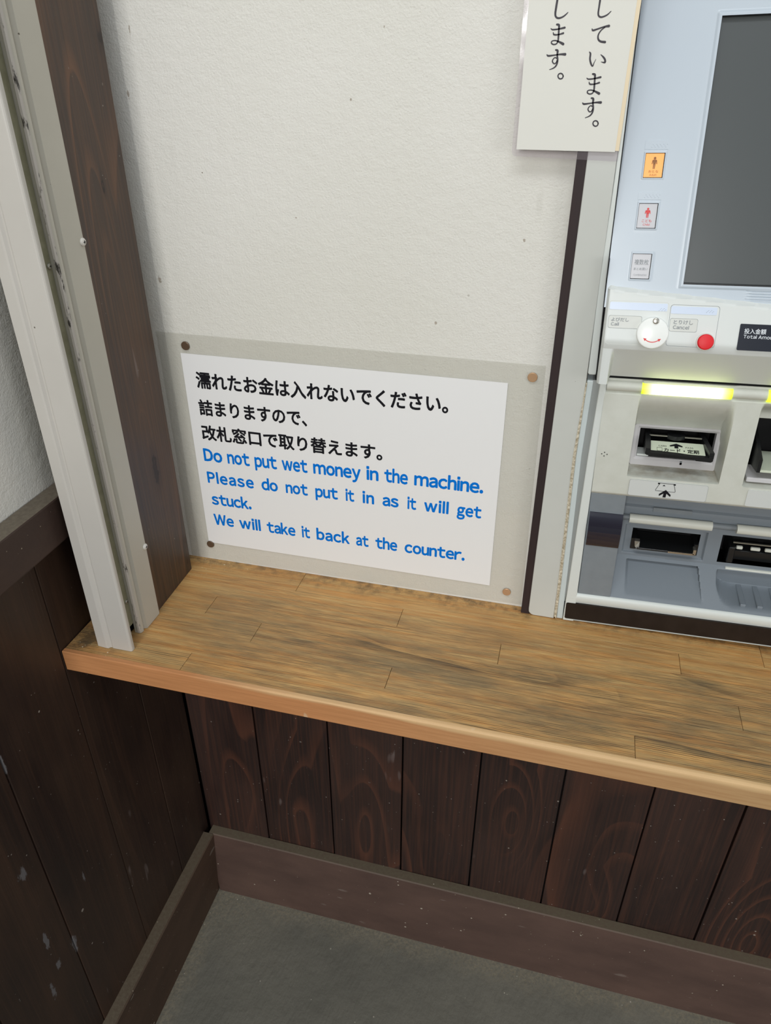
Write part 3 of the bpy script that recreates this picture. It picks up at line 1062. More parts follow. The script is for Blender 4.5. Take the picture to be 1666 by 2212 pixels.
# ================================================================== cover panel beside the machine
cov = empty('cover_panel', 'narrow pale grey metal cover panel with rounded foot between plaster wall and ticket machine', 'panel', (0, 0, 0))
pts = [(-0.0063, 1.855), (-0.0063, 0.874)]
for a in (200, 220, 240, 262):
    pts.append((0.0017 + 0.0080 * cos(radians(a)), ZC + 0.0085 + 0.0080 * sin(radians(a))))
pts += [(0.0283, ZC + 0.0005), (0.0243, 1.219), (0.0220, 1.42), (0.0150, 1.855)]
prism_xz('sheet', pts, -0.0035, WY, 'cover', cov, 0.0008)
prism_xz('sealant_bead', [(0.0284, ZC + 0.0030), (0.0300, ZC + 0.0042), (0.0319, ZC + 0.0006), (0.0312, 0.92), (0.0255, 1.114), (0.0258, 1.205), (0.0245, 1.205), (0.0221, 1.114), (0.0258, 0.98), (0.0278, 0.90)], -0.0042, WY, 'sealant', cov)

# ================================================================== hanging sign
sign = empty('hanging_sign', 'laminated cream sign with brush lettered vertical Japanese text overlapping the ticket machine edge', 'sign', (0, 0, 0))
ys = -0.0050
k2 = (0.82 + ys) / 0.82


def sp(x, z, y=None):
    kk = k2 if y is None else (0.82 + y) / 0.82
    return x * kk, 1.51 + (z - 1.51) * kk


pts = [sp(x, z) for x, z in [(-0.0802, 1.72), (-0.0803, 1.4385), (-0.0795, 1.4358), (-0.0775, 1.4342), (0.0225, 1.4318), (0.0232, 1.72)]]
prism_xz('laminate_film', pts, ys - 0.0005, ys - 0.0001, 'film_clear', sign)
pts = [sp(x, z, ys - 0.0012) for x, z in [(-0.0760, 1.72), (-0.0760, 1.4403), (0.0190, 1.4400), (0.0190, 1.72)]]
prism_xz('card', pts, ys - 0.0014, ys - 0.0009, 'card', sign)
pts = [sp(x, z) for x, z in [(-0.07, 1.72), (-0.07, 1.4450), (0.0226, 1.4410), (0.0226, 1.72)]]
prism_xz('backing_card', pts, ys - 0.0008, ys - 0.0006, 'card_old', sign)
KS = (0.82 + ys - 0.0016) / (0.82 - 0.005)
for col in (STROKES[:8], STROKES[8:]):
    bm = bmesh.new()
    for s in col:
        stroke_mesh(bm, [(x * KS, 1.51 + (z - 1.51) * KS, w * 1.35) for x, z, w in s], ys - 0.0016)
    bmesh.ops.recalc_face_normals(bm, faces=bm.faces)
    bm_obj('lettering', bm, 'ink_violet', sign, recalc=False)

# ================================================================== ticket machine (local frame: x right, y into the wall, z up from the counter)
tm = empty('ticket_machine', 'pale grey station ticket machine with sloped touch screen set into the wall above the counter', 'ticket machine',
           (0.0419, 0, ZC), (0, radians(-1.65), 0))
XW = 0.465


def ypan(z):
    return -0.02 + 0.27 * (z - 0.43)


def pan(off=0.0):
    return lambda x, z: (x, ypan(z) - off, z)


def flat(y):
    return lambda x, z: (x, y, z)


# inner housing
bm = bmesh.new()
add_box(bm, 0.0012, XW, 0.13, 0.42, 0.0, 0.94)
add_box(bm, 0.0014, XW, 0.0, 0.13, 0.346, 0.430)
bm_obj('housing', bm, 'dark', tm)

# ---- sloped upper panel
SX0, SX1, SZ0, SZ1 = 0.0757, 0.384, 0.4567, 0.6857
keys = [(0.0236, 0.0420, 0.5524, 0.5743), (0.0233, 0.0418, 0.5071, 0.5300), (0.0232, 0.0422, 0.4602, 0.4840)]


def fpan(x, z):
    y = ypan(z)
    # soft raised lip round the screen
    dx = max(SX0 - x, x - SX1, 0.0)
    dz = max(SZ0 - z, z - SZ1, 0.0)
    d = max(dx, dz)
    y -= 0.0014 * (1 - sm(d, 0.0018, 0.0045))
    # fine horizontal ribs under the screen
    if x > 0.137 and 0.4425 < z < 0.4535:
        y += 0.0004 * (1 if int((z - 0.4425) / 0.00125) % 2 else -1) * sm(x, 0.137, 0.139)
    # raised rims of the three keys
    for a, b, c_, d_ in keys:
        dd = max(a - x, x - b, c_ - z, z - d_)
        if dd < 0.004:
            y -= 0.0007 * (1 - sm(dd, 0.0006, 0.0018))
    return y


relief('upper_panel', 0.0012, XW, 0.432, 0.86, 0.0032, fpan, 'tm_panel', tm,
       xb=[SX0 - 0.0045, SX0 - 0.0018, SX0 - 0.003] + [q for k in keys for q in (k[0] - 0.0018, k[0] - 0.0006, k[1] + 0.0006, k[1] + 0.0018)],
       zb=[SZ0 - 0.0045, SZ0 - 0.003, SZ0 - 0.0018, SZ1 + 0.0018, SZ1 + 0.003, SZ1 + 0.0045] + [0.4425 + 0.000625 * i for i in range(18)] +
          [q for k in keys for q in (k[2] - 0.0018, k[2] - 0.0006, k[3] + 0.0006, k[3] + 0.0018)],
       holes=[(SX0, SX1, SZ0, SZ1)] + keys, back=0.13)


def pbox(name, x0, x1, z0, z1, d0, d1, mat, parent):
    """box lying in the sloped panel: d0..d1 are heights above its plane (towards the viewer)"""
    V = []
    for x in (x0, x1):
        for z in (z0, z1):
            for d in (d0, d1):
                V.append((x, ypan(z) - d, z + d * 0.0))
    F = [(0, 1, 3, 2), (4, 6, 7, 5), (0, 4, 5, 1), (2, 3, 7, 6), (0, 2, 6, 4), (1, 5, 7, 3)]
    bm = bmesh.new()
    vs = [bm.verts.new(v) for v in V]
    for f in F:
        bm.faces.new([vs[i] for i in f])
    return bm_obj(name, bm, mat, parent)


scr = pbox('touch_screen', SX0 - 0.002, SX1 + 0.002, SZ0 - 0.002, SZ1 + 0.002, -0.009, -0.0045, 'screen', tm)
scr['label'] = 'dark unlit touch screen'
fr = bmesh.new()
for (a, b, c_, d_) in ((SX0 - 0.001, SX0 + 0.0006, SZ0, SZ1), (SX0, SX1, SZ1 - 0.0008, SZ1 + 0.001), (SX0, SX1, SZ0 - 0.001, SZ0 + 0.0006)):
    vs = []
    for x in (a, b):
        for z in (c_, d_):
            for d in (-0.0046, -0.0008):
                vs.append(fr.verts.new((x, ypan(z) - d, z)))
    for f in [(0, 1, 3, 2), (4, 6, 7, 5), (0, 4, 5, 1), (2, 3, 7, 6), (0, 2, 6, 4), (1, 5, 7, 3)]:
        fr.faces.new([vs[i] for i in f])
bm_obj('screen_gasket', fr, 'black', tm)

# fingermarks are left to the glass; the three passenger keys
key_parts = []
for (a, b, c_, d_), mt, lab in zip(keys, ('key_lit', 'key_off', 'key_off'), ('lit orange adult key', 'unlit white child key with red figure', 'unlit white multiple ticket key')):
    q = pbox('passenger_key', a + 0.0004, b - 0.0007, c_ + 0.0004, d_ - 0.0006, -0.004, -0.0003, mt, tm)
    q['label'] = lab
    w = pbox('key_well', a, b, c_, d_, -0.009, -0.0041, 'black', q)
    key_parts.append(q)


def poly_print(name, polys, plane, mat, parent):
    bm = bmesh.new()
    for P in polys:
        bm.faces.new([bm.verts.new(plane(x, z)) for x, z in P])
    return bm_obj(name, bm, mat, parent)


def figure(cx, z0, z1, wide=1.0):
    """standing person pictogram"""
    h = z1 - z0
    r = h * 0.115
    head = [(cx + r * cos(2 * pi * i / 14), z1 - r + r * sin(2 * pi * i / 14)) for i in range(14)]
    w = h * 0.19 * wide
    torso = [(cx - w, z0 + h * 0.72), (cx - w * 0.7, z0 + h * 0.76), (cx + w * 0.7, z0 + h * 0.76), (cx + w, z0 + h * 0.72), (cx + w * 0.55, z0 + h * 0.40), (cx - w * 0.55, z0 + h * 0.40)]
    armL = [(cx - w * 1.05, z0 + h * 0.72), (cx - w * 0.75, z0 + h * 0.70), (cx - w * 0.95, z0 + h * 0.40), (cx - w * 1.30, z0 + h * 0.40)]
    armR = [(2 * cx - x, z) for x, z in reversed(armL)]
    legL = [(cx - w * 0.55, z0 + h * 0.42), (cx - w * 0.05, z0 + h * 0.42), (cx - w * 0.10, z0), (cx - w * 0.45, z0)]
    legR = [(2 * cx - x, z) for x, z in reversed(legL)]
    return [head, torso, armL, armR, legL, legR]


pk = pan(0.0001)
cx = 0.0329
poly_print('figure_print', figure(cx, 0.5603, 0.5708), pk, 'ink_brown', key_parts[0])
text('lettering', 'おとな', 'ink_brown', key_parts[0], box4=(cx - 0.0046, cx + 0.0046, 0.5570, 0.5592), plane=pk)
text('lettering', 'Adult', 'ink_brown', key_parts[0], box4=(cx - 0.0034, cx + 0.0034, 0.5542, 0.5560), plane=pk)
cx = 0.0326
poly_print('figure_print', figure(cx, 0.5168, 0.5258, 1.25), pk, 'ink_red', key_parts[1])
text('lettering', 'こども', 'ink_red', key_parts[1], box4=(cx - 0.0046, cx + 0.0046, 0.5128, 0.5154), plane=pk)
text('lettering', 'Child', 'ink_red', key_parts[1], box4=(cx - 0.0032, cx + 0.0032, 0.5096, 0.5116), plane=pk)
text('lettering', '複数枚', 'ink_gray', key_parts[2], box4=(cx - 0.0066, cx + 0.0070, 0.4735, 0.4786), plane=pk)
text('lettering', 'まとめ買い', 'ink_gray', key_parts[2], box4=(cx - 0.0066, cx + 0.0070, 0.4684, 0.4708), plane=pk)
text('lettering', 'Combination', 'ink_gray', key_parts[2], box4=(cx - 0.0060, cx + 0.0066, 0.4632, 0.4650), plane=pk)
# faint raised braille labels above the keys
for (x0, x1, z0, z1) in ((0.0222, 0.0444, 0.5772, 0.5850), (0.0215, 0.0440, 0.5330, 0.5395)):
    bs = pbox('braille_label', x0, x1, z0, z1, -0.0001, 0.0003, 'tm_panel', tm)
    bm = bmesh.new()
    for i in range(14):
        px, pz = x0 + 0.006 + 0.0011 * i, z0 + 0.0018 + 0.0012 * ((i * 5) % 3)
        add_box(bm, px, px + 0.0005, ypan(pz) - 0.0006, ypan(pz) - 0.0002, pz, pz + 0.0005)
    bm_obj('braille_dots', bm, 'tm_panel', bs)

# ---- console with call lock, cancel button and amount display
YB = -0.034


def zedge(x):
    return 0.4550 - 0.0140 * (lerp(x, 0, 0.17) ** 0.85)


def fcon(x, z):
    ze = zedge(x)
    yf = YB + 0.30 * (z - 0.402)
    if z > 0.402:
        y = yf
    elif z > 0.392:
        t = (0.402 - z) / 0.010
        y = YB + 0.0020 * t * t
    else:
        t = (0.392 - z) / (0.392 - 0.3520)
        under = -0.0320 + 0.0290 * t
        cheek = -0.0320
        y = cheek + (under - cheek) * sm(x, 0.0135, 0.0175)
    if z > ze - 0.004:
        t = sm(z, ze - 0.004, ze)
        y = y + (ypan(z) + 0.0012 - y) * t
    # rounded left end
    y += 0.004 * (1 - sm(x, 0.0030, 0.0065)) ** 2
    return y


con = relief('console', 0.0030, XW, 0.3520, 0.4570, 0.0022, fcon, 'tm_console', tm, xb=[0.0135, 0.0145, 0.0155, 0.0165, 0.0175],
             zb=[0.3925, 0.392, 0.3935], back=0.02)
con['label'] = 'beige console with call and cancel buttons'


def pc(off=0.0):
    return lambda x, z: (x, YB + 0.30 * (z - 0.402) - off, z)


def cplate(name, pts, off0, off1, mat, parent):
    bm = bmesh.new()
    P1, P0 = pc(off1), pc(off0)
    a = [bm.verts.new(P1(x, z)) for x, z in pts]
    b = [bm.verts.new(P0(x, z)) for x, z in pts]
    bm.faces.new(a)
    bm.faces.new(list(reversed(b)))
    for i in range(len(pts)):
        bm.faces.new((a[i], b[i], b[(i + 1) % len(pts)], a[(i + 1) % len(pts)]))
    return bm_obj(name, bm, mat, parent)


def outline(name, pts, w, off, mat, parent):
    bm = bmesh.new()
    cxm = sum(p[0] for p in pts) / len(pts)
    czm = sum(p[1] for p in pts) / len(pts)
    hx = (max(p[0] for p in pts) - min(p[0] for p in pts)) / 2
    hz = (max(p[1] for p in pts) - min(p[1] for p in pts)) / 2
    P = pc(off)
    a = [bm.verts.new(P(x, z)) for x, z in pts]
    b = [bm.verts.new(P(cxm + (x - cxm) * (1 - w / hx), czm + (z - czm) * (1 - w / hz))) for x, z in pts]
    for i in range(len(pts)):
        j = (i + 1) % len(pts)
        bm.faces.new((a[i], a[j], b[j], b[i]))
    return bm_obj(name, bm, mat, parent)


outline('call_outline', rrect(0.0058, 0.0648, 0.3985, 0.4402, 0.003), 0.0003, 0.0002, 'label_grey', con)
outline('cancel_outline', rrect(0.0664, 0.1135, 0.3990, 0.4385, 0.003), 0.0003, 0.0002, 'ink_gray', con)
q = cplate('braille_label', rrect(0.0067, 0.0634, 0.4318, 0.4388, 0.001), 0, 0.0004, 'label_blue', tm)
q2 = cplate('braille_label', rrect(0.0672, 0.1110, 0.4300, 0.4370, 0.001), 0, 0.0004, 'label_blue', tm)
for qq, xa in ((q, 0.0555), (q2, 0.1010)):
    bm = bmesh.new()
    P = pc(0.0005)
    for i in range(8):
        x, z = xa + 0.0009 * i, 0.4322 + 0.0010 * ((i * 7) % 3)
        x0_, y0_, z0_ = P(x, z)
        add_box(bm, x0_, x0_ + 0.0004, y0_ - 0.0002, y0_, z0_, z0_ + 0.0004)
    bm_obj('braille_dots', bm, 'ink_gray', qq)
q = cplate('call_label', rrect(0.0070, 0.0400, 0.4140, 0.4262, 0.0018), 0, 0.0003, 'label_grey', tm)
outline('label_edge', rrect(0.0070, 0.0400, 0.4140, 0.4262, 0.0018), 0.0002, 0.0005, 'ink_gray', q)
text('lettering', 'よびだし', 'ink_gray', q, box4=(0.0098, 0.0272, 0.4205, 0.4242), plane=pc(0.0005), bold=0.010)
text('lettering', 'Call', 'ink_gray', q, box4=(0.0098, 0.0178, 0.4163, 0.4195), plane=pc(0.0005), bold=0.016)
q = cplate('cancel_label', rrect(0.0676, 0.0944, 0.4133, 0.4258, 0.0018), 0, 0.0003, 'label_grey', tm)
outline('label_edge', rrect(0.0676, 0.0944, 0.4133, 0.4258, 0.0018), 0.0002, 0.0005, 'ink_gray', q)
text('lettering', 'とりけし', 'ink_gray', q, box4=(0.0712, 0.0898, 0.4202, 0.4242), plane=pc(0.0005), bold=0.010)
text('lettering', 'Cancel', 'ink_gray', q, box4=(0.0712, 0.0866, 0.4156, 0.4191), plane=pc(0.0005), bold=0.016)


def tilt_disc(name, x, z, r, h, mat, parent, bev, n=40):
    bm = bmesh.new()
    disc_y(bm, 0, 0, r, -h, 0.0, n, 0.0, bev)
    ang = math.atan(0.30)
    R = Matrix.Rotation(-ang, 4, 'X')
    bmesh.ops.transform(bm, matrix=R, verts=bm.verts)
    px, py, pz = pc(0)(x, z)
    bmesh.ops.translate(bm, vec=(px, py, pz), verts=bm.verts)
    o = bm_obj(name, bm, mat, parent, True)
    o.data.set_sharp_from_angle(angle=radians(40))
    return o


cov_d = tilt_disc('lock_cover', 0.0518, 0.4105, 0.0158, 0.0052, 'disc', tm, 0.0014, 56)
cov_d['label'] = 'white round swivel cover with a red double arrow'
kk = tilt_disc('rivet', 0.0535, 0.4222, 0.0032, 0.0068, 'metal', cov_d, 0.0008, 24)
# red double-headed arc
P = pc(0.0056)
arc = []
for i in range(13):
    t = radians(235 + 70 * i / 12)
    arc.append((0.0520 + 0.0108 * cos(t), 0.4142 + 0.0108 * sin(t)))
bm = bmesh.new()
for (x0, z0), (x1, z1) in zip(arc, arc[1:]):
    nx_, nz_ = -(z1 - z0), (x1 - x0)
    L = sqrt(nx_ * nx_ + nz_ * nz_)
    nx_, nz_ = nx_ / L * 0.0004, nz_ / L * 0.0004
    bm.faces.new([bm.verts.new(P(*p)) for p in ((x0 + nx_, z0 + nz_), (x0 - nx_, z0 - nz_), (x1 - nx_, z1 - nz_), (x1 + nx_, z1 + nz_))])
for (ex, ez), (ix, iz) in ((arc[0], arc[1]), (arc[-1], arc[-2])):
    dx, dz = ex - ix, ez - iz
    L = sqrt(dx * dx + dz * dz)
    dx, dz = dx / L, dz / L
    bm.faces.new([bm.verts.new(P(*p)) for p in ((ex + dx * 0.003, ez + dz * 0.003), (ex - dz * 0.0015, ez + dx * 0.0015), (ex + dz * 0.0015, ez - dx * 0.0015))])
bm_obj('arrow_print', bm, 'ink_red', cov_d)
rb = tilt_disc('button_rim', 0.1040, 0.4045, 0.0089, 0.0012, 'label_grey', tm, 0.0006, 40)
rb2 = tilt_disc('cancel_button', 0.1040, 0.4045, 0.0078, 0.0056, 'red', tm, 0.0012, 40)
rb2['label'] = 'round red cancel button'
q = cplate('amount_display', rrect(0.1345, 0.2350, 0.3985, 0.4232, 0.0012), 0, 0.0006, 'display', tm)
text('lettering', '投入金額', 'ink_white', q, box4=(0.1390, 0.1592, 0.4143, 0.4193), plane=pc(0.0008), bold=0.010)
text('lettering', 'Total Amount', 'ink_white', q, box4=(0.1390, 0.1715, 0.4100, 0.4134), plane=pc(0.0008), bold=0.010)

# ---- lower beige body
RX0, RX1 = 0.0520, 0.1500


def fbody(x, z):
    y = -0.0035
    y -= 0.0015 * sin(pi * lerp(z, 0.2005, 0.335))
    # card recess: opens gradually from under the lamp tube, ends in a flat ledge
    flare = 0.010 * sm(z, 0.30, 0.2305) * 0
    inx = sm(x, RX0, RX0 + 0.0025) * (1 - sm(x, RX1 + 0.0015 - 0.006 * lerp(z, 0.26, 0.33), RX1 + 0.0040))
    if z < 0.2305:
        d = 0.0
        d = 0.036 * (1 - lerp(z, 0.2305, 0.2290)) if z > 0.2290 else 0.0
    else:
        d = 0.036 * (1 - sm(z, 0.272, 0.334))
    y += d * inx
    inx2 = sm(x, 0.1790, 0.1830)
    if z < 0.2360:
        d2 = 0.034 * lerp(z, 0.2285, 0.2300)
    else:
        d2 = 0.034 * (1 - sm(z, 0.305, 0.333))
    y += d2 * inx2
    # soft groove under the lamp tube and rounded lower lip
    y += 0.0030 * sm(z, 0.331, 0.3335) * (1 - inx)
    y += 0.0030 * (1 - sm(z, 0.2005, 0.2040))
    return y


body = relief('lower_body', 0.0140, XW, 0.2005, 0.3485, 0.0026, fbody, 'tm_beige', tm,
              xb=[RX0, RX0 + 0.0008, RX0 + 0.0016, RX0 + 0.0025, RX1 + 0.0015, RX1 + 0.0023, RX1 + 0.0031, RX1 + 0.0040, 0.179, 0.180, 0.181, 0.182, 0.183],
              zb=[0.2285, 0.2290, 0.2295, 0.2300, 0.2305, 0.2308, 0.2311, 0.331, 0.332, 0.3335, 0.2015, 0.203, 0.204],
              holes=[(0.0600, 0.1485, 0.2380, 0.2800), (0.1855, 0.3000, 0.2360, 0.3010)], back=0.05)
body['label'] = 'beige moulded section with the card and bank note slots'
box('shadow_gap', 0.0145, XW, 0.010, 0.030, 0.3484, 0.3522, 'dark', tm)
# speaker holes
bm = bmesh.new()
for dx, dz in ((-0.0030, 0.0002), (0, 0.0024), (0.0031, 0), (-0.0001, -0.0023)):
    disc_y(bm, 0.0229 + dx, 0.2558 + dz, 0.0006, -0.0056, -0.0040, 10)
bm_obj('speaker_hole', bm, 'dark', tm)

# tube with the yellow-green lamps


def tube(name, x0, x1, yc, zc, r, mat, parent, n=14, ends=True):
    bm = bmesh.new()
    A = [bm.verts.new((x0, yc + r * sin(2 * pi * i / n), zc + r * cos(2 * pi * i / n))) for i in range(n)]
    B = [bm.verts.new((x1, yc + r * sin(2 * pi * i / n), zc + r * cos(2 * pi * i / n))) for i in range(n)]
    for i in range(n):
        bm.faces.new((A[i], A[(i + 1) % n], B[(i + 1) % n], B[i]))
    bm.faces.new(A)
    bm.faces.new(B)
    o = bm_obj(name, bm, mat, parent, True)
    o.data.set_sharp_from_angle(angle=radians(50))
    return o


tube('lamp_tube', 0.0155, XW, 0.0005, 0.3398, 0.0064, 'tm_beige', tm, 20)
o = tube('indicator_lamp', 0.0530, 0.1468, -0.0010, 0.3392, 0.0068, 'lamp', tm, 20)
o['label'] = 'glowing yellow-green lamp over the card slot'
o = tube('indicator_lamp', 0.1822, 0.2600, -0.0010, 0.3392, 0.0068, 'lamp_far', tm, 20)
o['label'] = 'glowing yellow-green lamp over the bank note slot'

# card slot bezel, guide frame and label
BX0, BX1, BZ0, BZ1 = 0.0550, 0.1526, 0.2300, 0.2835
OX0, OX1, OZ0, OZ1 = 0.0618, 0.1470, 0.2405, 0.2780


def ring_plate(name, x0, x1, z0, z1, ox0, ox1, oz0, oz1, y0, y1, mat, parent, r=0.003, bevin=0.003):
    n = 5
    out = rrect(x0, x1, z0, z1, r, n)
    mid = rrect(ox0 - bevin, ox1 + bevin, oz0 - bevin, oz1 + bevin, r * 0.7, n)
    inn = rrect(ox0, ox1, oz0, oz1, r * 0.3, n)
    bm = bmesh.new()
    L = [[bm.verts.new((x, y, z)) for x, z in pts] for pts, y in ((out, y1), (out, y0), (mid, y0), (inn, y0 + bevin * 0.7), (inn, y1))]
    for a, b in zip(L, L[1:]):
        for i in range(len(a)):
            j = (i + 1) % len(a)
            bm.faces.new((a[i], a[j], b[j], b[i]))
    return bm_obj(name, bm, mat, parent)


slot = ring_plate('card_slot', BX0, BX1, BZ0, BZ1, OX0, OX1, OZ0, OZ1, 0.0270, 0.0400, 'tm_bezel', tm)
bm = bmesh.new()
add_box(bm, OX0 - 0.001, OX1 + 0.001, 0.075, 0.080, OZ0 - 0.012, OZ1 + 0.001)
add_box(bm, OX0 - 0.001, OX1 + 0.001, 0.040, 0.080, OZ1, OZ1 + 0.002)
add_box(bm, OX0 - 0.003, OX0 - 0.001, 0.040, 0.080, OZ0 - 0.012, OZ1)
add_box(bm, OX1 + 0.001, OX1 + 0.003, 0.040, 0.080, OZ0 - 0.012, OZ1)
add_box(bm, OX0 - 0.001, OX1 + 0.001, 0.040, 0.080, OZ0 - 0.012, OZ0 - 0.010)
bm_obj('slot_well', bm, 'dark', slot)
bm = bmesh.new()
add_box(bm, OX0 + 0.0005, 0.0760, 0.0300, 0.0500, OZ0 + 0.0002, OZ0 + 0.0028)
bevel_all(bm, 0.0006, 1)
bm_obj('pale_step', bm, 'tm_white', slot)
# guide: front bar with a stepped underside, two cheeks sloping back into the slot
bar = [(0.0680, 0.2655), (0.0680, 0.2600), (0.0700, 0.2588), (0.0820, 0.2583), (0.0850, 0.2606), (0.1215, 0.2590), (0.1245, 0.2562), (0.1405, 0.2556), (0.1425, 0.2572), (0.1425, 0.2640),
       (0.1385, 0.2640), (0.1375, 0.2612), (0.1215, 0.2612), (0.0740, 0.2622), (0.0725, 0.2655)]
guide = prism_xz('card_guide', bar, -0.0040, 0.0030, 'black', slot)
for xa, xb, xc, xd in ((0.0680, 0.0735, 0.0690, 0.0750), (0.1375, 0.1428, 0.1300, 0.1352)):
    V = []
    bm = bmesh.new()
    for (x, y, z) in ((xa, -0.0035, 0.2600), (xb, -0.0035, 0.2600), (xb, -0.0035, 0.2672), (xa, -0.0035, 0.2672),
                      (xc, 0.0450, 0.2500), (xd, 0.0450, 0.2500), (xd, 0.0450, 0.2710), (xc, 0.0450, 0.2710)):
        V.append(bm.verts.new((x, y, z)))
    for f in ((0, 1, 2, 3), (4, 7, 6, 5), (0, 4, 5, 1), (1, 5, 6, 2), (2, 6, 7, 3), (3, 7, 4, 0)):
        bm.faces.new([V[i] for i in f])
    bm_obj('guide_cheek', bm, 'black', slot)
box('slot_lip', 0.0735, 0.0935, 0.0290, 0.0310, 0.2688, 0.2700, 'screw_dark', slot)
box('slot_lip', 0.1130, 0.1320, 0.0290, 0.0310, 0.2688, 0.2700, 'screw_dark', slot)
bm = bmesh.new()
A = [(0.0935 + 0.0195 * i / 12, 0.0285 - 0.004 * sin(pi * i / 12), 0.2695) for i in range(13)]
for a, b in zip(A, A[1:]):
    bm.faces.new([bm.verts.new(p) for p in ((a[0], a[1], 0.2665), (b[0], b[1], 0.2665), (b[0], b[1], 0.2715), (a[0], a[1], 0.2715))])
    bm.faces.new([bm.verts.new(p) for p in ((a[0], a[1], 0.2715), (b[0], b[1], 0.2715), (b[0], 0.036, 0.2715), (a[0], 0.036, 0.2715))])
bm_obj('thumb_notch', bm, 'black', slot)


def lp(off=0.0):
    """surface of the sloping card label: front edge low and near, rear edge high and far"""
    return lambda x, v: (x, 0.0005 + v * 0.0240, 0.2612 + v * 0.0040 + off)


bm = bmesh.new()
P = lp()
pts = rrect(0.0745, 0.1345, 0.02, 0.98, 0.08, 4)
pts = [(min(max(x, 0.0745), 0.1345), z) for x, z in rrect(0.0745, 0.1345, 0.03, 0.97, 0.0035, 4)]
top = [bm.verts.new(P(x - (x - 0.104) * 0.03 * v, v)) for x, v in pts]
bot = [bm.verts.new((x, P(x, v)[1], P(x, v)[2] - 0.0012)) for x, v in pts]
bm.faces.new(top)
for i in range(len(top)):
    j = (i + 1) % len(top)
    bm.faces.new((top[i], bot[i], bot[j], top[j]))
lab = bm_obj('guide_label', bm, 'label_green', slot)
# platform below the label
box('guide_floor', 0.0725, 0.1380, 0.0, 0.050, 0.2555, 0.2598, 'black', slot)
P = lp(0.0002)
text('lettering', 'カード・定期', 'ink_black', slot, box4=(0.0892, 0.1278, 0.10, 0.42), plane=P, bold=0.02)
text('lettering', 'CARD', 'ink_black', slot, box4=(0.0835, 0.0925, 0.50, 0.62), plane=P)
text('lettering', 'PASS', 'ink_black', slot, box4=(0.1135, 0.1220, 0.50, 0.62), plane=P)
poly_print('arrow_print', [[(0.1012, 0.44), (0.1012, 0.62), (0.0965, 0.56), (0.0960, 0.66), (0.1035, 0.84), (0.1105, 0.66), (0.1100, 0.56), (0.1055, 0.62), (0.1055, 0.44)],
                           ], P, 'ink_black', slot)
sq = [(0.0815, 0.12), (0.0875, 0.12), (0.0875, 0.42), (0.0815, 0.42)]
bm = bmesh.new()
si = [(0.0818, 0.14), (0.0872, 0.14), (0.0872, 0.40), (0.0818, 0.40)]
a = [bm.verts.new(P(*p)) for p in sq]
b = [bm.verts.new(P(*p)) for p in si]
for i in range(4):
    bm.faces.new((a[i], a[(i + 1) % 4], b[(i + 1) % 4], b[i]))
bm_obj('box_print', bm, 'ink_black', slot)
box('slot_mark', 0.1125, 0.1150, 0.0270, 0.0286, 0.2345, 0.2390, 'ink_gray', slot)

# label with the insert-card symbol
yl = -0.0062


def fl(x, z):
    return (x, fbody(x, z) - 0.0003, z)


bm = bmesh.new()
pts = rrect(0.0560, 0.1440, 0.2042, 0.2262, 0.003)
LX = [0.0560 + 0.088 * i / 8 for i in range(9)]
LZ = [0.2042 + 0.022 * i / 8 for i in range(9)]
gv = [[bm.verts.new((x, -0.0062, z)) for x in LX] for z in LZ]
for j in range(8):
    for i in range(8):
        bm.faces.new((gv[j][i], gv[j][i + 1], gv[j + 1][i + 1], gv[j + 1][i]))
bm.free()
q = prism_xz('card_label', rrect(0.0560, 0.1440, 0.2045, 0.2262, 0.0025), -0.0052, -0.0032, 'label_card', tm)
bm = bmesh.new()
po = rrect(0.0560, 0.1440, 0.2045, 0.2262, 0.0025)
pi_ = rrect(0.0562, 0.1438, 0.2047, 0.2260, 0.0024)
a = [bm.verts.new((x, -0.0053, z)) for x, z in po]
b = [bm.verts.new((x, -0.0053, z)) for x, z in pi_]
for i in range(len(a)):
    bm.faces.new((a[i], a[(i + 1) % len(a)], b[(i + 1) % len(a)], b[i]))
bm_obj('label_edge', bm, 'ink_gray', q)
FP = flat(-0.0054)
trap = [(0.0905, 0.2245), (0.0865, 0.2150), (0.0868, 0.2138), (0.1082, 0.2138), (0.1088, 0.2150), (0.1058, 0.2245)]
lw = 0.0005
polys = []
for (x0, z0), (x1, z1) in zip(trap, trap[1:]):
    nx_, nz_ = -(z1 - z0), (x1 - x0)
    L = sqrt(nx_ * nx_ + nz_ * nz_)
    nx_, nz_ = nx_ / L * lw / 2, nz_ / L * lw / 2
    polys.append([(x0 + nx_, z0 + nz_), (x0 - nx_, z0 - nz_), (x1 - nx_, z1 - nz_), (x1 + nx_, z1 + nz_)])
polys += [[(0.0880, 0.2240), (0.1080, 0.2240), (0.1080, 0.2246), (0.0880, 0.2246)],
          [(0.0880, 0.2228), (0.0905, 0.2228), (0.0905, 0.2246), (0.0880, 0.2246)],
          [(0.1055, 0.2228), (0.1080, 0.2228), (0.1080, 0.2246), (0.1055, 0.2246)],
          [(0.0935, 0.2208), (0.0970, 0.2208), (0.0952, 0.2226)]]
poly_print('symbol_print', polys, FP, 'ink_black', q)
poly_print('arrow_print', [[(0.0958, 0.2058), (0.0962, 0.2110), (0.0915, 0.2072), (0.0912, 0.2098), (0.0982, 0.2160), (0.1045, 0.2098), (0.1042, 0.2072), (0.0995, 0.2110), (0.0992, 0.2058)]],
           flat(-0.0056), 'ink_black', q)
prism_xz('note_label', rrect(0.1865, 0.2800, 0.2045, 0.2262, 0.0025), -0.0052, -0.0032, 'label_card', tm)

